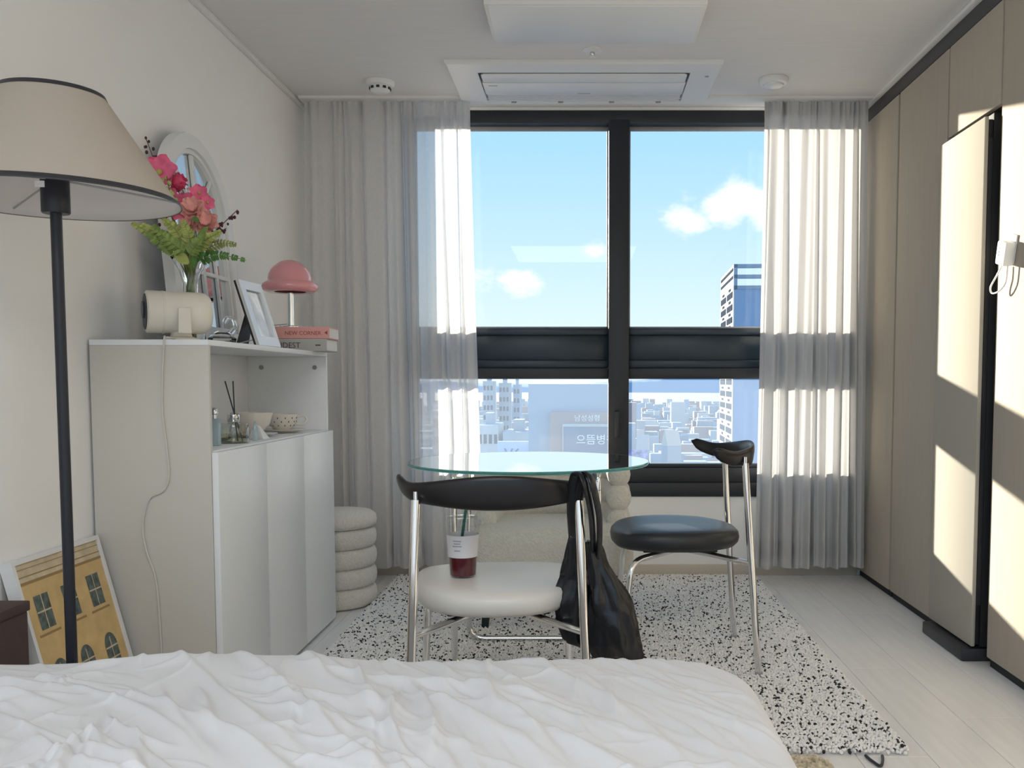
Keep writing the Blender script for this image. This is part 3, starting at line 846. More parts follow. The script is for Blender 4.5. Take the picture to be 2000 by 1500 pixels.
for i in range(4):
    z0 = .004 + i * .085; z1 = z0 + .084; R0 = .178
    prof = [(R0 - .018, z0), (R0 - .006, z0 + .008), (R0, z0 + .022), (R0 + .002, (z0 + z1) / 2), (R0, z1 - .022), (R0 - .006, z1 - .008), (R0 - .018, z1)]
    MB().lathe(prof, 48).build('padded_ring', m_boucle, u, smooth=True, angle=1.2)
MB().lathe([(.162, .345), (.178, .352), (.182, .372), (.178, .395), (.160, .410), (.10, .416), (.0, .418)], 48, capt=False).build('lid_cushion', m_boucle, u, smooth=True, angle=1.2)

# =================================================================== white cabinet
CY0, CY1, CXF, CZ, DZ = 2.577, 3.769, -1.0385, 1.095, .785
u = thing('sideboard', 'tall white cabinet with three doors and an open shelf on top', 'cabinet', (XL + .006, (CY0 + CY1) / 2, 0))
ox, oy = u.location.x, u.location.y
def cb(name, mat, x0, x1, y0, y1, z0, z1, bev=.0015):
    return MB().box(x0 - ox, x1 - ox, y0 - oy, y1 - oy, z0, z1).build(name, mat, u, bevel=bev)
t = .016
xa = XL + .007
cb('side_panel', m_white_shaded, xa, CXF, CY0, CY0 + t, 0, CZ - t); cb('side_panel', m_white, xa, CXF, CY1 - t, CY1, 0, CZ - t)
cb('top_panel', m_white, xa, CXF, CY0, CY1, CZ - t, CZ)
cb('shelf', m_white, xa, CXF, CY0 + t, CY1 - t, DZ - t, DZ)
cb('back_panel', m_white, xa, xa + .012, CY0 + t, CY1 - t, .02, CZ - t)
cb('bottom_panel', m_white, xa, CXF, CY0 + t, CY1 - t, .02, .036)
dw = (CY1 - CY0) / 3
for k in range(3):
    cb('door', m_white, CXF + .001, CXF + .019, CY0 + k * dw + .0025, CY0 + (k + 1) * dw - .0025, .012, DZ - .004, .0012)
for x in (-1.30, -1.085):
    MB().lathe([(.009, 0), (.009, .003), (.004, .004)], 14).build('screw_cap', m_grey, u, loc=(x - ox, CY1 - t - oy, 1.035), rot=(PI / 2, 0, 0))
# projector cable running down the side of the cabinet
cp = [(-1.157, 2.64, 1.100), (-1.157, 2.585, 1.1005), (-1.158, 2.5715, 1.085), (-1.168, 2.5715, .915), (-1.159, 2.5715, .80), (-1.155, 2.5715, .715), (-1.172, 2.5715, .675), (-1.213, 2.5715, .65), (-1.232, 2.5715, .572), (-1.222, 2.5715, .50), (-1.201, 2.5715, .43), (-1.192, 2.5715, .30), (-1.189, 2.5715, .10), (-1.188, 2.565, .006)]
tag(MB().tube([(p.x + 1.19, p.y - 2.57, p.z) for p in spline(cp, 8)], .0026, 7).build('power_cable', m_white_shaded, None, smooth=True, loc=(-1.19, 2.57, 0)), 'thin white power cable hanging down the side of the white cabinet', 'cable')

# -------- things on the cabinet top
# projector: cylinder on a stand, lens end towards the wall and viewer
u = thing('projector', 'beige cylindrical mini projector on a stand on the cabinet', 'projector', (-1.165, 2.70, CZ), (0, 0, math.radians(32)))
RB = .060
def xl(prof, n=40):      # lathe around local x axis
    b = MB(); v = []; f = []
    for (r, x) in prof:
        for k in range(n):
            a = 2 * PI * k / n; v.append((x, r * math.cos(a), r * math.sin(a)))
    for i in range(len(prof) - 1):
        for k in range(n):
            k2 = (k + 1) % n; f.append((i * n + k, i * n + k2, (i + 1) * n + k2, (i + 1) * n + k))
    f.append(tuple(range(n))); f.append(tuple(range((len(prof) - 1) * n, len(prof) * n)))
    return b.add(v, f)
zc = .082
xl([(RB - .006, -.094), (RB, -.090), (RB, .050), (RB - .002, .066), (RB - .012, .078), (RB - .026, .083)]).build('body', m_beigepl, u, smooth=True, loc=(0, 0, zc))
xl([(RB - .010, -.0955), (RB - .007, -.0935)]).build('lens_face', m_dark, u, loc=(0, 0, zc))
xl([(RB + .0012, -.052), (RB + .0012, -.046)]).build('seam_ring', m_porc, u, smooth=True, loc=(0, 0, zc))
xl([(.024, -.101), (.028, -.094)]).build('lens', m_black2, u, smooth=True, loc=(0, 0.004, zc + .006))
b = MB(); b.loft([[(x, y - RB - .006, z) for x, y, z in r] for r in ([(-.018, -.003, .02), (.018, -.003, .02), (.018, .003, .02), (-.018, .003, .02)], [(-.016, -.003, zc + .01), (.016, -.003, zc + .01), (.016, .003, zc + .01), (-.016, .003, zc + .01)])]); b.build('stand_arm', m_beigepl, u, bevel=.002)
MB().lathe([(.046, 0), (.046, .008), (.030, .014), (.026, .030)], 32, 0, 0, 0).build('stand_base', m_beigepl, u, smooth=True)
# vase
VX, VY = -1.195, 2.845
u = thing('flower_vase', 'clear ruffled glass vase holding the bouquet behind the projector', 'vase', (VX, VY, CZ))
wobf = lambda a, z: .16 * max(0, (z - .20) / .06) * math.sin(a * 7)
prof = [(.036, 0), (.040, .006), (.040, .03), (.030, .09), (.022, .150), (.022, .18), (.030, .215), (.044, .245), (.050, .258)]
inn = [(r - .003, z) for r, z in reversed(prof)]; inn[-1] = (inn[-1][0], .006)
MB().lathe(prof + inn, 56, wob=wobf, capt=False, capb=True).build('glass', m_glass, u, smooth=True, angle=1.2)
# bouquet
def wp(x_, y_, Y):   # place things at the bouquet's own depth (pre-measured offsets)
    a = (x_ - 1140.58) / 1813.58; b_ = (860.82 - y_) / 1813.58
    c_, s_ = math.cos(.0641), math.sin(.0641)
    r = (a, c_ + b_ * s_, -s_ + b_ * c_); tt = Y / r[1]
    return Vector((r[0] * tt, Y, .98 + r[2] * tt))
NECK = Vector((VX, VY, CZ + .17)); FOOT = Vector((VX, VY, CZ + .02))
def stem_to(b, p, r=.0022):
    mid = (NECK + p) / 2 + Vector((0, 0, .02))
    j = Vector((rd.uniform(-.012, .012), rd.uniform(-.012, .012), 0))
    b.tube(spline([FOOT + j, NECK + j * .8, mid, p], 5), r, 6)
def orient(me_pts, c, nrm_):
    q = Vector((0, 0, 1)).rotation_difference(Vector(nrm_).normalized())
    return [q @ Vector(p) + c for p in me_pts]
def petal(b, c, nrm_, ang_, ln, wd, cup, mi=0):
    v = []; f = []; U, W_ = 6, 5
    for i in range(U + 1):
        t_ = i / U
        hw = wd * math.sin(PI * min(.97, .12 + .80 * t_)) ** .8
        for j in range(W_):
            s_ = -1 + 2 * j / (W_ - 1)
            v.append((ln * t_ * (1 - .12 * s_ * s_), s_ * hw, cup * t_ * t_ * ln + .10 * ln * s_ * s_ * t_ + .05 * ln * math.sin(s_ * 5 + ang_ * 3) * t_))
    for i in range(U):
        for j in range(W_ - 1):
            f.append((i * W_ + j, i * W_ + j + 1, (i + 1) * W_ + j + 1, (i + 1) * W_ + j))
    ca, sa = math.cos(ang_), math.sin(ang_)
    v = [(p[0] * ca - p[1] * sa, p[0] * sa + p[1] * ca, p[2]) for p in v]
    b.add(orient(v, c, nrm_), f, mi)
def local(b, o): b.v = [(p[0] - o[0], p[1] - o[1], p[2] - o[2]) for p in b.v]; return b
def flower(name, label, c, nrm_, r, mat, kind):
    u = thing(name, label, 'flower', FOOT, group='artificial flowers in the glass vase')
    b = MB(); stem_to(b, c); local(b, FOOT).build('stem', m_green, u, smooth=True)
    if kind == 'open':
        for k in range(6):
            b = MB(); petal(b, c, nrm_, k * PI / 3 + .2, r, r * .52, .15); local(b, FOOT).build('petal', mat, u, smooth=True, fix=False)
        b = MB(); b.sphere(c + Vector(nrm_).normalized() * r * .12, r * .16, 10, 6); local(b, FOOT).build('centre', m_yel, u, smooth=True)
    elif kind == 'pom':
        for ri, (nn_, el) in enumerate(((12, .15), (12, .55), (10, .95), (6, 1.3))):
            for k in range(nn_):
                a = 2 * PI * (k + .5 * ri) / nn_
                q = Vector((0, 0, 1)).rotation_difference(Vector(nrm_).normalized())
                dv = q @ Vector((math.cos(a) * math.cos(el), math.sin(a) * math.cos(el), math.sin(el)))
                b = MB(); petal(b, c + dv * r * .35, dv, a, r * .50, r * .20, .5); local(b, FOOT).build('petal', mat, u, smooth=True, fix=False)
        b = MB(); b.sphere(c, r * .62, 12, 8); local(b, FOOT).build('core', mat, u, smooth=True)
    else:
        for ri, (nn_, tilt, rr) in enumerate(((7, .2, 1), (6, .7, .8), (5, 1.3, .55))):
            for k in range(nn_):
                b = MB(); petal(b, c + Vector(nrm_).normalized() * r * .08 * ri, nrm_, 2 * PI * k / nn_ + ri * .4, r * rr, r * rr * .46, tilt); local(b, FOOT).build('petal', mat, u, smooth=True, fix=False)
    return u
flower('poppy_flower', 'large open hot pink flower at the upper left of the bouquet', wp(313, 338, 2.78), (-.05, -1, .25), .058, m_hot, 'open')
flower('pompom_flower', 'deep rose pompom flower near the top of the bouquet', wp(347, 356, 2.82), (.2, -1, .5), .038, m_deep, 'pom')
flower('poppy_flower', 'small hot pink flower reaching right in front of the mirror', wp(388, 378, 2.84), (.5, -.8, .3), .030, m_hot, 'open')
flower('poppy_flower', 'lowest small hot pink flower at the right of the bouquet', wp(405, 396, 2.84), (.7, -.7, .1), .024, m_hot, 'open')
flower('poppy_flower', 'hot pink flower just right of the lamp shade edge', wp(328, 392, 2.77), (.2, -1, .1), .042, m_hot, 'open')
flower('poppy_flower', 'pink flower low in the middle of the bouquet', wp(352, 412, 2.76), (0, -1, .3), .034, m_hot, 'open')
flower('peony_flower', 'salmon ruffled flower in the middle of the bouquet', wp(378, 412, 2.76), (.1, -1, .5), .042, m_peach, 'peony')
flower('peony_flower', 'salmon ruffled flower at the lower right of the bouquet', wp(402, 436, 2.77), (.3, -1, .3), .040, m_peach, 'peony')
flower('poppy_flower', 'pink flower half hidden behind the salmon flowers', wp(362, 395, 2.80), (.1, -1, .5), .034, m_hot, 'open')
flower('peony_flower', 'small salmon flower low at the left of the salmon group', wp(372, 440, 2.745), (-.2, -1, .2), .030, m_peach, 'peony')
def sprig(label, pts, nb, mat, r=.0042):
    u = thing('berry_sprig', label, 'sprig', FOOT, group='berry sprigs in the glass vase')
    b = MB(); P = spline(pts, 8); stem_to(b, P[0], .0016); b.tube(P, .0013, 6); local(b, FOOT).build('stem', m_stem, u, smooth=True)
    for k in range(nb):
        p = P[int((k + .5) / nb * (len(P) - 1))] + Vector((rd.uniform(-.012, .012), rd.uniform(-.008, .008), rd.uniform(-.010, .010)))
        MB().sphere(p - FOOT, r * rd.uniform(.8, 1.2), 8, 6, 1, 1, 1.25).build('berry', mat, u, smooth=True)
sprig('dark berry sprig standing above the pink flowers', [wp(305, 330, 2.80), wp(296, 300, 2.80), wp(284, 268, 2.80)], 13, m_berry)
sprig('dark berry sprig reaching out to the right of the bouquet', [wp(400, 470, 2.80), wp(432, 440, 2.80), wp(464, 410, 2.80)], 18, m_berry)
sprig('short dark berry sprig under the salmon flowers', [wp(392, 476, 2.74), wp(420, 458, 2.74), wp(442, 446, 2.74)], 14, m_berry)
sprig('dark berry sprig low on the left of the bouquet', [wp(330, 445, 2.74), wp(315, 425, 2.74), wp(318, 415, 2.74)], 8, m_berry)
sprig('yellow green bud spike between the pink flowers', [wp(338, 420, 2.75), wp(333, 380, 2.75), wp(326, 345, 2.75)], 22, m_green2, .0055)
def leaf(b, base, tip, wd, droop=.1, roll=0):
    d = tip - base; ln = d.length; d.normalize()
    side = d.cross(Vector((0, -1, .3))).normalized(); up = side.cross(d)
    v = []; f = []
    for i in range(7):
        t_ = i / 6; hw = wd * math.sin(PI * min(.98, t_ * .93 + .06)) ** .9
        c_ = base + d * ln * t_ - Vector((0, 0, droop * ln * t_ * t_))
        for j in (-1, 0, 1): v.append(c_ + side * j * hw + up * (abs(j) * hw * .35))
    for i in range(6):
        for j in range(2): f.append((i * 3 + j, i * 3 + j + 1, i * 3 + j + 4, i * 3 + j + 3))
    b.add(v, f)
def frond(label, pts, mat, n=16, lw=.004, ll=.026):
    u = thing('fern_frond', label, 'foliage', FOOT, group='green sprays in the glass vase')
    P = spline(pts, 12); b = MB(); stem_to(b, P[0], .0016); b.tube(P, .0012, 6); local(b, FOOT).build('stem', m_green, u, smooth=True)
    for k in range(n):
        i = int((k + .5) / n * (len(P) - 2)); p = P[i]; tg = (P[i + 1] - P[i]).normalized()
        L_ = ll * (1 - .75 * k / n)
        for sgn in (-1, 1):
            sd2 = tg.cross(Vector((0, -1, 0))).normalized() * sgn
            b = MB(); leaf(b, p, p + (sd2 * .85 + tg * .55).normalized() * L_ + Vector((0, rd.uniform(-.006, .006), 0)), lw); local(b, FOOT).build('leaflet', mat, u, smooth=True, fix=False)
frond('dark green fern frond pointing right below the bouquet', [wp(392, 505, 2.80), wp(430, 498, 2.78), wp(480, 508, 2.76)], m_fern, 18)
frond('green fern frond spreading right under the berries', [wp(400, 488, 2.82), wp(430, 475, 2.82), wp(462, 478, 2.82)], m_green2, 12)
frond('yellow green fern frond drooping to the left', [wp(350, 478, 2.76), wp(312, 458, 2.75), wp(276, 438, 2.75)], m_green2, 18, .005, .034)
frond('green fern frond on the left under the lamp shade', [wp(355, 485, 2.74), wp(320, 478, 2.73), wp(285, 455, 2.73)], m_green, 16, .005, .034)
frond('green fern frond beneath the pink flowers', [wp(356, 470, 2.73), wp(340, 445, 2.72), wp(318, 428, 2.72)], m_green2, 14, .006, .032)
frond('olive fern frond in the heart of the bouquet', [wp(372, 480, 2.73), wp(368, 455, 2.72), wp(358, 432, 2.72)], m_green2, 12, .006, .030)
frond('olive fern frond fanning left above the vase', [wp(360, 490, 2.73), wp(330, 470, 2.72), wp(300, 440, 2.72)], m_green, 16, .006, .036)
frond('yellow green fern frond leaning right above the vase', [wp(375, 490, 2.74), wp(400, 470, 2.73), wp(432, 452, 2.72)], m_green2, 16, .006, .034)
frond('green fern frond under the salmon flowers', [wp(370, 495, 2.73), wp(385, 475, 2.71), wp(400, 455, 2.70)], m_green, 14, .006, .032)
frond('pale fern frond tip showing left under the lamp shade', [wp(320, 465, 2.76), wp(285, 450, 2.75), wp(258, 436, 2.75)], m_green2, 14, .005, .026)
for i, (pa, pb, wd, mt, lab) in enumerate(((wp(368, 515, 2.76), wp(338, 488, 2.72), .016, m_green2, 'broad yellow green leaf over the vase rim'), (wp(374, 515, 2.75), wp(402, 492, 2.72), .014, m_fern, 'broad dark green leaf right of the vase neck'),
                                   (wp(385, 470, 2.74), wp(408, 440, 2.72), .011, m_green, 'narrow green leaf beside the salmon flower'), (wp(376, 425, 2.73), wp(390, 432, 2.70), .008, m_fern, 'small dark green leaf between the salmon flowers'),
                                   (wp(350, 500, 2.74), wp(310, 478, 2.72), .014, m_green, 'broad green leaf drooping left of the vase'), (wp(378, 522, 2.75), wp(384, 492, 2.72), .012, m_fern, 'upright dark green leaf in the vase mouth'))):
    u = thing('leaf_spray', lab, 'foliage', FOOT, group='green sprays in the glass vase')
    b = MB(); stem_to(b, pa, .0016); local(b, FOOT).build('stem', m_green, u, smooth=True)
    b = MB(); leaf(b, pa, pb, wd, .05); local(b, FOOT).build('leaf', mt, u, smooth=True, fix=False)
# crystal ornament
u = thing('glass_ornament', 'small clear crystal swan ornament right of the projector', 'ornament', (-1.075, 2.775, CZ))
MB().lathe([(.001, 0), (.040, .0), (.042, .010), (.030, .026), (.012, .034), (.0, .035)], 10, capt=False).build('body', m_glass, u)
MB().tube(spline([(.020, 0, .02), (.040, 0, .045), (.034, 0, .070), (.016, 0, .072), (.008, 0, .058)], 6), [.010] * 6 + [.008] * 6 + [.007] * 6 + [.008] * 7, 10).build('neck', m_glass, u, smooth=True)
MB().box(-.05, .03, -.022, .022, 0, .007).build('base', m_glass, u, bevel=.002)

# arched mirror leaning on the wall
u = thing('arched_mirror', 'white arched window-style mirror leaning on the wall above the cabinet', 'mirror', (XL + .095, 3.17, CZ + .002), (0, -math.atan2(.060, .70), 0))
def arch(hw, z0, zs, n=28):
    P = [(-hw, z0), (hw, z0), (hw, zs)]
    for k in range(1, n): a = PI * k / n; P.append((hw * math.cos(a), zs + hw * math.sin(a)))
    P.append((-hw, zs)); return P
def ringmesh(name, outer, inner, x0, x1, mat):
    n = len(outer); rings = [[(x0, y, z) for y, z in outer], [(x1 - .006, y, z) for y, z in outer], [(x1, y * .985, z * .993 + .003) for y, z in outer], [(x1, y * 1.0, z) for y, z in inner], [(x0, y, z) for y, z in inner]]
    b = MB(); b.loft(rings + [rings[0]], cap=False); return b.build(name, mat, u, smooth=True)
ringmesh('frame', arch(.272, 0, .435), arch(.222, .05, .435), 0, .032, m_mirframe)
ringmesh('inner_bead', arch(.223, .049, .435), arch(.206, .066, .435), 0, .022, m_mirframe)
b = MB(); P = arch(.215, .055, .435); b.add([(.008, y, z) for y, z in P], [tuple(range(len(P)))]); b.build('mirror_glass', m_mirror, u)
for nm, bx in (('glazing_bar', (-.011, .011, .06, .64)), ('glazing_bar', (-.118, -.104, .06, .435)), ('glazing_bar', (.104, .118, .06, .435)), ('glazing_bar', (-.21, .21, .427, .443)), ('glazing_bar', (-.21, .21, .24, .254))):
    MB().box(.009, .020, bx[0], bx[1], bx[2], bx[3]).build(nm, m_mirframe, u, bevel=.003)
for a in (PI * .25, PI * .75):
    c_, s_ = math.cos(a), math.sin(a)
    MB().box(.009, .019, .085, .212, -.007, .007).build('glazing_bar', m_mirframe, u, bevel=.003, loc=(0, 0, .435), rot=(a, 0, 0))
n = 24; b = MB(); b.tube([(.014, .09 * math.cos(PI * k / n), .435 + .09 * math.sin(PI * k / n)) for k in range(n + 1)], .007, 8); b.build('glazing_arc', m_mirframe, u, smooth=True)

# photo frame with easel back
u = thing('photo_frame', 'silver white standing photo frame with black easel back beside the pink lamp', 'photo frame', (-1.062, 3.15, CZ + .002), (0, -.30, -.06))
fw, fh = .092, .225
b = MB(); o_ = [(-fw, 0), (fw, 0), (fw, fh), (-fw, fh)]; i_ = [(-fw + .032, .032), (fw - .032, .032), (fw - .032, fh - .032), (-fw + .032, fh - .032)]
b.loft([[(-.006, y, z) for y, z in o_], [(.004, y, z) for y, z in o_], [(.006, y, z) for y, z in i_], [(-.004, y, z) for y, z in i_], [(-.006, y, z) for y, z in o_]], cap=False); b.build('frame', m_frameG, u)
MB().box(-.013, -.0062, -fw, fw, 0, fh).build('backing', m_dark, u)
m_photo = M('grey photo', (.42, .47, .53), .12, var=.5, vscale=14, bmap=(1, 1, .5), coat=.6)
MB().box(-.0045, -.0015, -fw + .031, fw - .031, .031, fh - .031).build('photo', m_photo, u)
b = MB(); b.loft([[(-.013, -.03, .15), (-.013, .03, .15), (-.016, .03, .15), (-.016, -.03, .15)], [(-.088, -.045, .030), (-.088, .045, .030), (-.092, .045, .030), (-.092, -.045, .030)]]); b.build('easel', m_dark, u)
MB().tube([(-.012, -.04, .03), (-.078, -.042, .034)], .002, 6).build('easel_strap', m_silver, u)
# books
u = thing('book', 'grey hardback book lying under the pink book', 'book', (-1.09, 3.655, CZ), group='books under the pink lamp')
def book(u, hx, hy, th, mat, z=0):
    MB().box(-hx, hx, -hy, -hy + .004, 0, th).build('spine', mat, u, bevel=.0015)
    MB().box(-hx, hx, -hy + .002, hy, 0, .003).build('cover', mat, u); MB().box(-hx, hx, -hy + .002, hy, th - .003, th).build('cover', mat, u)
    MB().box(-hx + .004, hx - .004, -hy + .004, hy - .004, .003, th - .003).build('pages', m_paper, u)
book(u, .105, .085, .047, m_bookg)
text('KINDEST', .030, m_ink, u, (-.115, -.0855, .012), (PI / 2, 0, 0))
MB().box(.062, .082, -.0856, -.0849, .020, .025).build('publisher_mark', m_ink, u)
u = thing('book', 'pink hardback book lying on top of the grey book under the lamp', 'book', (-1.085, 3.655, CZ + .0475), (0, 0, .02), group='books under the pink lamp')
book(u, .108, .082, .045, m_bookp)
text('NEW CORNER', .021, m_inkr, u, (-.062, -.0825, .014), (PI / 2, 0, 0))
MB().prism([(-.006, 0), (.006, .008), (.006, -.008)], -.0004, .0004).build('publisher_mark', m_inkr, u, loc=(.095, -.0825, .0225), rot=(PI / 2, 0, 0))
# mushroom lamp
u = thing('mushroom_lamp', 'glossy pink mushroom table lamp with chrome stem standing on the books', 'table lamp', (-1.150, 3.665, CZ + .0935))
MB().lathe([(.050, 0), (.050, .004), (.046, .007), (.014, .009)], 32).build('foot', m_chrome, u, smooth=True)
MB().lathe([(.0125, .008), (.0125, .150)], 24).build('stem', m_chrome, u, smooth=True)
MB().lathe([(.030, .146), (.034, .150), (.034, .158)], 24).build('collar', m_chrome, u, smooth=True)
prof = [(.060, .140), (.088, .138), (.104, .146), (.108, .158), (.104, .170), (.090, .178), (.084, .182)]
prof += [(.084 * math.cos(a), .182 + .082 * math.sin(a)) for a in [PI / 2 * k / 10 for k in range(1, 11)]]
MB().lathe(prof, 48, capb=False, capt=False).build('shade', m_pink, u, smooth=True, angle=1.0)
MB().tube(spline([(-.012, -.010, .014), (-.04, -.03, .010), (-.075, -.05, .004), (-.10, -.07, -.02)], 6), .0018, 6).build('cord', m_grey, u, smooth=True)

# -------- things in the open shelf
SZ_ = DZ
u = thing('perfume_bottle', 'pale blue glass bottle with silver cap at the shelf end', 'bottle', (-1.115, 2.80, SZ_))
m_blueg = M('pale blue glass', (.70, .84, .88), .1, trans=.6)
MB().box(-.016, .016, -.012, .012, 0, .082).build('bottle', m_blueg, u, bevel=.004)
MB().lathe([(.006, .082), (.006, .094), (.010, .096), (.011, .106), (.006, .114), (.0, .116)], 16, capt=False).build('cap', m_silver, u, smooth=True)
u = thing('perfume_bottle', 'slim frosted bottle with silver ball cap against the cabinet side', 'bottle', (-1.145, 2.775, SZ_))
m_frost = M('frosted glass', (.80, .83, .84), .3, trans=.5)
MB().box(-.012, .012, -.010, .010, 0, .090).build('bottle', m_frost, u, bevel=.004)
MB().lathe([(.005, .090), (.005, .102), (.009, .106), (.012, .116), (.009, .126), (.0, .130)], 16, capt=False).build('cap', m_silver, u, smooth=True)
u = thing('reed_diffuser', 'squat clear glass reed diffuser with two black sticks on the shelf', 'diffuser', (-1.105, 2.925, SZ_))
MB().lathe([(.0, .0), (.044, .0), (.046, .003), (.046, .056), (.043, .062), (.016, .064), (.015, .070)], 40, capb=False).build('jar', glass_thin('diffuser glass', (.93, .95, .93), 1.6), u, smooth=True)
MB().lathe([(.040, .004), (.042, .006), (.042, .030), (.0005, .030)], 32).build('oil', glass_thin('diffuser oil', (.86, .86, .76), 1.0), u, smooth=True)
MB().lathe([(.017, .066), (.0185, .068), (.0185, .090), (.008, .091)], 28).build('collar', m_chrome, u, smooth=True)
MB().tube([(.012, .0, .006), (.004, 0, .09), (-.022, -.004, .195)], .0022, 8).build('stick', m_dark, u, smooth=True)
MB().tube([(.030, -.006, .006), (.004, 0, .09), (.0, .004, .195)], .0022, 8).build('stick', m_dark, u, smooth=True)
u = thing('small_vial', 'tiny clear dropper vial beside the diffuser on the shelf', 'bottle', (-1.075, 3.03, SZ_))
MB().lathe([(.008, 0), (.008, .042), (.004, .050), (.004, .062), (.001, .066)], 16).build('vial', m_blueg, u, smooth=True)
u = thing('glass_bowl', 'clear glass box bowl at the back of the shelf behind the diffuser', 'bowl', (-1.215, 3.02, SZ_))
MB().lathe([(.05, 0), (.062, .01), (.072, .07), (.070, .07), (.058, .014), (.0, .012)], 40, wob=lambda a, z: .04 * math.sin(8 * a) * (z / .07), capt=False).build('bowl', m_glass, u, smooth=True)
u = thing('tea_bowl', 'cream scalloped porcelain bowl in the open shelf', 'bowl', (-1.165, 3.255, SZ_ + .0105))
MB().lathe([(.028, 0), (.034, .006), (.060, .035), (.070, .075), (.0675, .075), (.056, .036), (.03, .010), (.0, .008)], 48, wob=lambda a, z: .035 * math.sin(9 * a) * (z / .075) ** 2, capt=False).build('bowl', m_porc, u, smooth=True)
u = thing('saucer', 'cream saucer under the scalloped bowl', 'saucer', (-1.165, 3.255, SZ_))
MB().lathe([(.045, 0), (.05, .002), (.085, .012), (.083, .014), (.05, .006), (.0, .006)], 48, wob=lambda a, z: .02 * math.sin(9 * a) * (z / .013), capt=False).build('plate', m_porc, u, smooth=True)
u = thing('saucer', 'cream saucer under the dotted cup at the far shelf end', 'saucer', (-1.145, 3.52, SZ_))
MB().lathe([(.045, 0), (.05, .002), (.085, .012), (.083, .014), (.05, .006), (.0, .006)], 48, capt=False).build('plate', m_porc, u, smooth=True)
u = thing('teacup', 'cream teacup with dark dots at the far end of the shelf', 'cup', (-1.145, 3.52, SZ_ + .0085))
MB().lathe([(.026, 0), (.032, .004), (.050, .028), (.056, .062), (.0535, .062), (.047, .030), (.028, .008), (.0, .007)], 40, capt=False).build('cup', m_porc, u, smooth=True)
b = MB(); b.tube(spline([(.050, .02, .052), (.075, .03, .055), (.082, .033, .038), (.066, .026, .022), (.046, .018, .024)], 6), .0045, 8); b.build('handle', m_porc, u, smooth=True)
def cup_r(z): return .032 + (.018 / .024) * (z - .004) if z < .028 else .050 + .006 * (z - .028) / .034
for ri, z in enumerate((.020, .034, .048)):
    for k in range(12):
        a = 2 * PI * (k + .5 * (ri % 2)) / 12; r = cup_r(z)
        MB().sphere((r * math.cos(a), r * math.sin(a), z), .0035, 8, 5, .6, .6, 1).build('dot', m_ink, u)
u = thing('folded_cloth', 'white folded napkin beside the scalloped bowl', 'napkin', (-1.10, 3.13, SZ_))
b = MB(); b.add([(-.03, -.02, 0), (.03, -.03, 0), (.035, .02, 0), (-.02, .03, 0), (-.012, -.006, .05), (.004, -.008, .046), (.006, .006, .044), (-.01, .010, .048)], [(0, 3, 2, 1), (0, 1, 5, 4), (1, 2, 6, 5), (2, 3, 7, 6), (3, 0, 4, 7), (4, 5, 6, 7)]); b.build('cloth', m_plastic, u, bevel=.004)

# =================================================================== leaning framed print
u = thing('framed_print', 'white-framed print of an ochre building facade leaning on the left wall', 'picture', (XL + .165, 2.36, .0), (0, -math.atan2(.140, .555), 0))
fw, fh, ft = .198, .572, .030
m_och = M('print ochre', (.66, .47, .22), .7, var=.12, vscale=18)
m_stone = M('print stone', (.62, .52, .36), .7, var=.15, vscale=30)
m_wing = M('print window', (.10, .13, .12), .6, var=.5, vscale=60)
m_shadow = M('print line', (.36, .23, .10), .7)
b = MB(); o_ = [(-fw, 0), (fw, 0), (fw, fh), (-fw, fh)]; i_ = [(-fw + .012, .012), (fw - .012, .012), (fw - .012, fh - .012), (-fw + .012, fh - .012)]
b.loft([[(-ft, y, z) for y, z in o_], [(.0, y, z) for y, z in o_], [(.0, y, z) for y, z in i_], [(-.006, y, z) for y, z in i_]], cap=False); b.build('frame', m_mirframe, u)
pr = MB().box(-ft, -.005, -fw + .011, fw - .011, .011, fh - .011).build('print', m_och, u)
def flat(name, mat, polys, x):
    bb = MB()
    for P in polys: bb.add([(x, y, z) for y, z in P], [tuple(range(len(P)))])
    bb.build(name, mat, pr, fix=False)
rc = lambda y0, y1, z0, z1: [(y0, z0), (y1, z0), (y1, z1), (y0, z1)]
cols = (-.118, .0, .118)
flat('cornice', m_stone, [rc(-.186, .186, .515, .558)], -.0046)
for P_ in [rc(-.186, .186, .508, .515), rc(-.186, .186, .526, .529), rc(-.186, .186, .545, .547)] + [rc(c - .045, c + .045, .375, .381) for c in cols]: flat('cornice_line', m_shadow, [P_], -.0042)
for c in cols: flat('upper_window', m_wing, [rc(c - .030, c + .030, .390, .475)], -.0042)
for c in cols: flat('arched_window', m_wing, [[(c - .030, .06), (c + .030, .06), (c + .030, .275)] + [(c + .030 * math.cos(PI * k / 12), .275 + .036 * math.sin(PI * k / 12)) for k in range(1, 12)] + [(c - .030, .275)]], -.0042)
flat('window_bars', m_stone, [rc(c - .030, c + .030, z, z + .004) for c in cols for z in (.432, .24, .16, .27)] + [rc(c - .0015, c + .0015, .06, .30) for c in cols] + [rc(c - .0015, c + .0015, .390, .475) for c in cols], -.0038)
flat('balustrade', m_stone, [rc(-.186, .186, .055, .066), rc(-.186, .186, .012, .024)] + [rc(-.18 + k * .024, -.17 + k * .024, .024, .055) for k in range(15)], -.0036)

# storage box tucked behind the lamp
u = thing('storage_box', 'dark brown storage box with a beige front strip between bed and print', 'box', (-1.265, 2.02, 0))
m_brown = M('dark brown card', (.075, .045, .04), .7); m_bstrip = M('beige strip', (.50, .42, .34), .7)
MB().box(-.095, -.010, -.04, .08, 0, .455).build('body', m_brown, u, bevel=.004)
MB().box(-.0098, -.008, .0, .016, .02, .33).build('strip', m_bstrip, u)
MB().box(-.098, -.006, -.044, .084, .455, .478).build('lid', m_brown, u, bevel=.003)

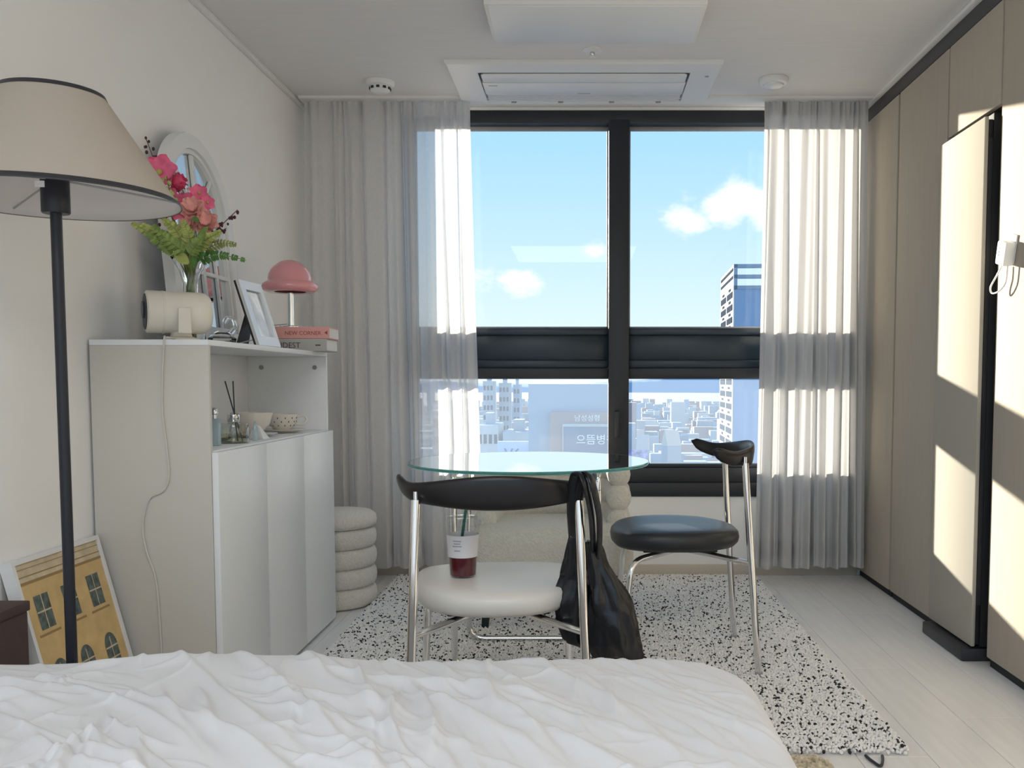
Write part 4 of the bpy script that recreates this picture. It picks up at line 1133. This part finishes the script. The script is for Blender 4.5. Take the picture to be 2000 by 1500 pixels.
# =================================================================== floor lamp
u = thing('floor_lamp', 'black floor lamp with cream conical shade and black piping at the left', 'floor lamp', (-1.122, 2.0, 0))
MB().lathe([(.125, 0), (.125, .012), (.118, .018), (.014, .022)], 48).build('base', m_black, u, smooth=True)
m_pole = M('black pole', (.014, .016, .024), .38)
MB().lathe([(.0115, .018), (.0115, 1.335)], 24).build('pole', m_pole, u, smooth=True)
MB().lathe([(.026, 1.335), (.028, 1.338), (.028, 1.405), (.024, 1.41)], 32).build('socket', m_pole, u, smooth=True)
MB().box(-.026, -.006, -.0292, -.0275, 1.385, 1.398).build('socket_label', m_plastic, u)
R1, R2, z1, z2 = .246, .100, 1.362, 1.585
n = 72
sh = MB().lathe([(R1, z1), (R2, z2)], n, capb=False, capt=False).build('shade', m_shade, u, smooth=True)
MB().lathe([(R1 - .002, z1 + .001), (R2 - .002, z2 - .001)], n, capb=False, capt=False).build('lining', m_shadein, sh, smooth=True)
def ringtube(r, z, tr, fl_): return [(r * math.cos(2 * PI * k / n), r * math.sin(2 * PI * k / n), z) for k in range(n)]
MB().loft([[(r * math.cos(2 * PI * k / n), r * math.sin(2 * PI * k / n), z) for k in range(n)] for r, z in ((R1 + .001, z1 - .001), (R1 + .0015, z1 + .002), (R1 - .0055, z1 + .011))], cap=False).build('lower_piping', m_dark, sh, smooth=True)
MB().loft([[(r * math.cos(2 * PI * k / n), r * math.sin(2 * PI * k / n), z) for k in range(n)] for r, z in ((R2 + .006, z2 - .008), (R2 + .002, z2 + .001), (R2 - .001, z2 + .001))], cap=False).build('upper_piping', m_dark, sh, smooth=True)
for k in range(3):
    a = .35 + 2 * PI * k / 3
    MB().tube([(.026 * math.cos(a), .026 * math.sin(a), 1.404), ((R1 - .010) * math.cos(a), (R1 - .010) * math.sin(a), z1 + .012)], .0022, 8).build('spider_arm', m_grey, sh, smooth=True)

# =================================================================== small things on the floor by the bed
tag(MB().tube(spline([(.735 - .75, 2.366 - 2.33, .005), (.74 - .75, 2.335 - 2.33, .005), (.752 - .75, 2.300 - 2.33, .005), (.768 - .75, 2.33 - 2.33, .006), (.778 - .75, 2.364 - 2.33, .005)], 6), .004, 8).build('charging_cable', m_dark, None, smooth=True, loc=(.75, 2.33, 0)), 'thin black cable end lying on the floor at the rug edge', 'cable')
b = MB()
for k in range(420):
    x = rd.uniform(-.07, .06); y = rd.uniform(-.11, .06)
    if (x / .07) ** 2 + ((y + .02) / .09) ** 2 < 1: b.sphere((x, y, .012 + rd.uniform(-.004, .004)), rd.uniform(.006, .010), 6, 4)
b.box(-.05, .05, -.09, .04, .0, .010)
tag(b.build('tufted_mat', M('cream tufts', (.62, .54, .40), .95, var=.3, vscale=60), None, smooth=True, loc=(.56, 2.28, 0)), 'small cream tufted mat peeking out beside the bed corner', 'mat')

# =================================================================== the city outside
GZ = -62.0
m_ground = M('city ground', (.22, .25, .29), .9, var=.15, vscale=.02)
struct(MB().box(-6000, 6000, 30, 9000, GZ - 5, GZ).build('ground', m_ground, loc=(0, 0, 0)))
m_c1 = M('pale concrete', (.34, .38, .42), .8, var=.1, vscale=.1); m_c2 = M('haze blue concrete', (.30, .38, .48), .8); m_c3 = M('warm concrete', (.36, .27, .26), .8); m_c4 = M('white paint', (.50, .50, .50), 1.0, spec=0.0)  # blue tint in the concrete colours stands in for distance haze
m_win = M('far window', (.05, .06, .08), 1.0, spec=0.0)
m_tglz = M('tower glazing', (.26, .38, .56), .35)
# tower at the right
u = thing('office_tower', 'tall office tower with white gridded side and blue glass front outside the right pane', 'building', (37.4, 234, GZ), (0, 0, -.047))
TH_ = 30.1 - GZ; TW = 33.0
MB().box(.3, TW, .3, TW, 0, TH_ - 6.2).build('core', m_tglz, u)
MB().box(0, .3, 0, TW, 0, TH_).build('side_wall', m_c4, u)
for k, x0 in enumerate((0.3, 8.0, 16.0, 24.0)):
    MB().box(x0, x0 + 7.7, -.04, .3, 0, TH_ - 6.2).build('glass_strip', (m_tglz, m_c2)[k % 2], u)
for z0 in (TH_ - .9, TH_ - 3.5, TH_ - 6.2):
    MB().box(.0, TW, -.2, 1.0, z0, z0 + .9).build('crown_beam', m_c2, u)
for x0 in (0, 7.6, 16.0, 24.3, 32.0):
    MB().box(x0, x0 + .9, -.2, 1.0, TH_ - 6.2, TH_).build('crown_post', m_c2, u)
for zz in (TH_ - 1.5, TH_ - 3.4):
    MB().box(-.1, .02, 1.5, TW - 1.5, zz, zz + .7).build('crown_slot', m_win, u)
wide = MB().box(-.12, .02, -6.3, 6.3, 0, 1.45).build('window', m_win, u); small = MB().box(-.12, .02, -2.2, 2.2, 0, .55).build('vent', m_win, u)
fresh = {wide.name: True, small.name: True}
z = TH_ - 8.0
while z > 34:
    for yy in (8.6, 24.4):
        for src, zz in ((wide, z), (small, z + 2.0)):
            if fresh[src.name]: o = src; fresh[src.name] = False
            else: o = src.copy(); COL.objects.link(o); o.parent = u
            o.location = (0, yy, zz)
    z -= 3.15
# sign building with stacked billboards left of the mullion
u = thing('hospital_building', 'hazy grey block carrying stacked billboards left of the mullion', 'building', (-.9, 150, GZ))
MB().box(-8.2, 5.6, 2, 16, 0, 62.0 + .5).build('tower_block', m_c2, u)
MB().box(-4.6, 6.5, 0, 2, 0, 62 - 4.0).build('sign_wall', m_c3, u)
MB().box(-2.4, 6.8, -1.5, 0, 0, 62 - 6.3).build('sign_board', M('slate sign board', (.15, .20, .29), .8, spec=0.0), u)
MB().box(-2.4, 6.8, -1.6, -.1, 62 - 6.3, 62 - 5.9).build('sign_edge', m_c4, u); MB().box(-2.55, -2.4, -1.6, -.1, 50, 62 - 5.9).build('sign_edge', m_c4, u)
m_sign = M('white sign letters', (.88, .88, .88), .8, spec=0.0)
text('남성성형', 1.15, m_sign, u, (-.7, -.05, 62 - 5.4), (PI / 2, 0, 0), ext=.05)
text('으뜸병원', 1.75, m_sign, u, (-.4, -1.6, 62 - 9.0), (PI / 2, 0, 0), ext=.05)
# distinct blocks
def block(label, x0, x1, y, dep, ztop, mat, rows=0, colsn=0, name='apartment_block'):
    u = thing(name, label, 'building', ((x0 + x1) / 2, y, GZ)); h = (x1 - x0) / 2
    MB().box(-h, h, 0, dep, 0, ztop - GZ).build('walls', mat, u)
    MB().box(-h * .4, h * .3, dep * .3, dep * .7, ztop - GZ, ztop - GZ + 2.5).build('roof_box', m_c1, u)
    for r in range(rows):
        for c in range(colsn):
            w_ = 2 * h / colsn
            MB().box(-h + c * w_ + w_ * .2, -h + (c + 1) * w_ - w_ * .2, -.1, .05, ztop - GZ - 4 - r * 4.2, ztop - GZ - 2 - r * 4.2).build('window', m_win, u)
block('pale slender apartment tower at the far left of the lower pane', -43.5, -39.0, 400, 14, 1.0, m_c1, 5, 3)
block('second pale apartment tower beside the slender one', -37.5, -33.0, 410, 14, .2, m_c1, 5, 3)
block('grey blue apartment tower right of the two pale ones', -32, -29, 420, 14, -.6, m_c2, 4, 2)
block('white low office block below the apartment towers at left', -23, -18.5, 200, 14, -8.5, m_c4, 3, 4)
block('grey ribbed office block between the white block and billboards', -17.5, -11.0, 200, 14, -10.0, m_c1, 3, 6)
block('wide pale block at the far left edge behind the curtain', -36, -27, 220, 16, -6.0, m_c1, 4, 5)
u = thing('billboard', 'pale blue rooftop billboard with dark letters above the table', 'billboard', (-12.3, 160, GZ))
MB().box(-2.6, 3.2, 0, 1, 0, 62 - 9.4).build('board', M('pale blue board', (.50, .60, .80), .6), u)
text('V6', 2.6, M('navy', (.08, .10, .30), .6), u, (-1.5, -.1, 62 - 12.4), (PI / 2, 0, 0), ext=.05)
u = thing('billboard', 'small violet and blue billboard just right of the mullion', 'billboard', (8.6, 150, GZ))
MB().box(-1.6, 1.7, 0, .6, 0, 62 - 10.2).build('board', M('violet board', (.38, .32, .75), .6, var=.8, vscale=1.2), u)
for i, (x, y, zt, a, lab) in enumerate(((24.5, 260, -14.0, .5, 'white tilted-roof building catching the sun in the right pane'), (16.5, 260, -15.2, -.3, 'small cream roofed building left of the tilted white roof'))):
    u = thing('roofed_building', lab, 'building', (x, y, GZ), (0, 0, a)); s_ = (2.3, 1.7)[i]
    MB().box(-s_, s_, -s_ * .7, s_ * .7, 0, zt - GZ - 3).build('walls', m_c2, u)
    b = MB(); b.loft([[(-s_, -s_ * .7, zt - GZ - 3), (s_, -s_ * .7, zt - GZ - 3), (s_, s_ * .7, zt - GZ - 3), (-s_, s_ * .7, zt - GZ - 3)], [(-s_, -.1, zt - GZ + 1.2), (s_, -.1, zt - GZ + 1.2), (s_, .1, zt - GZ + 1.2), (-s_, .1, zt - GZ + 1.2)]]); b.build('roof', m_c4, u)
# dense low-rise carpet of the far city: uncountable
rc_ = random.Random(99); b = MB()
for k in range(2600):
    y = 170 + 1900 * rc_.random() ** 1.6
    x = rc_.uniform(-.30, .34) * y
    if y < 345 and (-48 < x < 90): continue
    if 380 < y < 450 and -56 < x < -15: continue
    s_ = rc_.uniform(3.5, 9); zt = GZ + rc_.uniform(6, 26) + (rc_.random() < .06) * rc_.uniform(8, 24)
    zt = min(zt, -9 - 4000 / y)
    b.box(x - s_, x + s_, y, y + rc_.uniform(6, 14), GZ, zt, rc_.randrange(4))
o = b.build('distant_city_blocks', [m_c1, m_c2, m_c3, m_c4], None, fix=False)
tag(o, 'dense hazy low-rise city spreading to the horizon below the window', 'city'); o['kind'] = 'stuff'
# hills on the skyline
b = MB(); v = []; f = []; nH = 80
for i in range(nH + 1):
    xx = -2600 + 5200 * i / nH
    hgt = 18 + 55 * math.exp(-((xx - 620) / 420) ** 2) + 22 * math.exp(-((xx + 900) / 500) ** 2) + 10 * noise.noise(Vector((xx * .004, 0, 0)))
    v += [(xx, 5200, GZ), (xx, 5400, hgt - 40), (xx, 6200, GZ)]
for i in range(nH):
    for j in range(2): f.append((i * 3 + j, (i + 1) * 3 + j, (i + 1) * 3 + j + 1, i * 3 + j + 1))
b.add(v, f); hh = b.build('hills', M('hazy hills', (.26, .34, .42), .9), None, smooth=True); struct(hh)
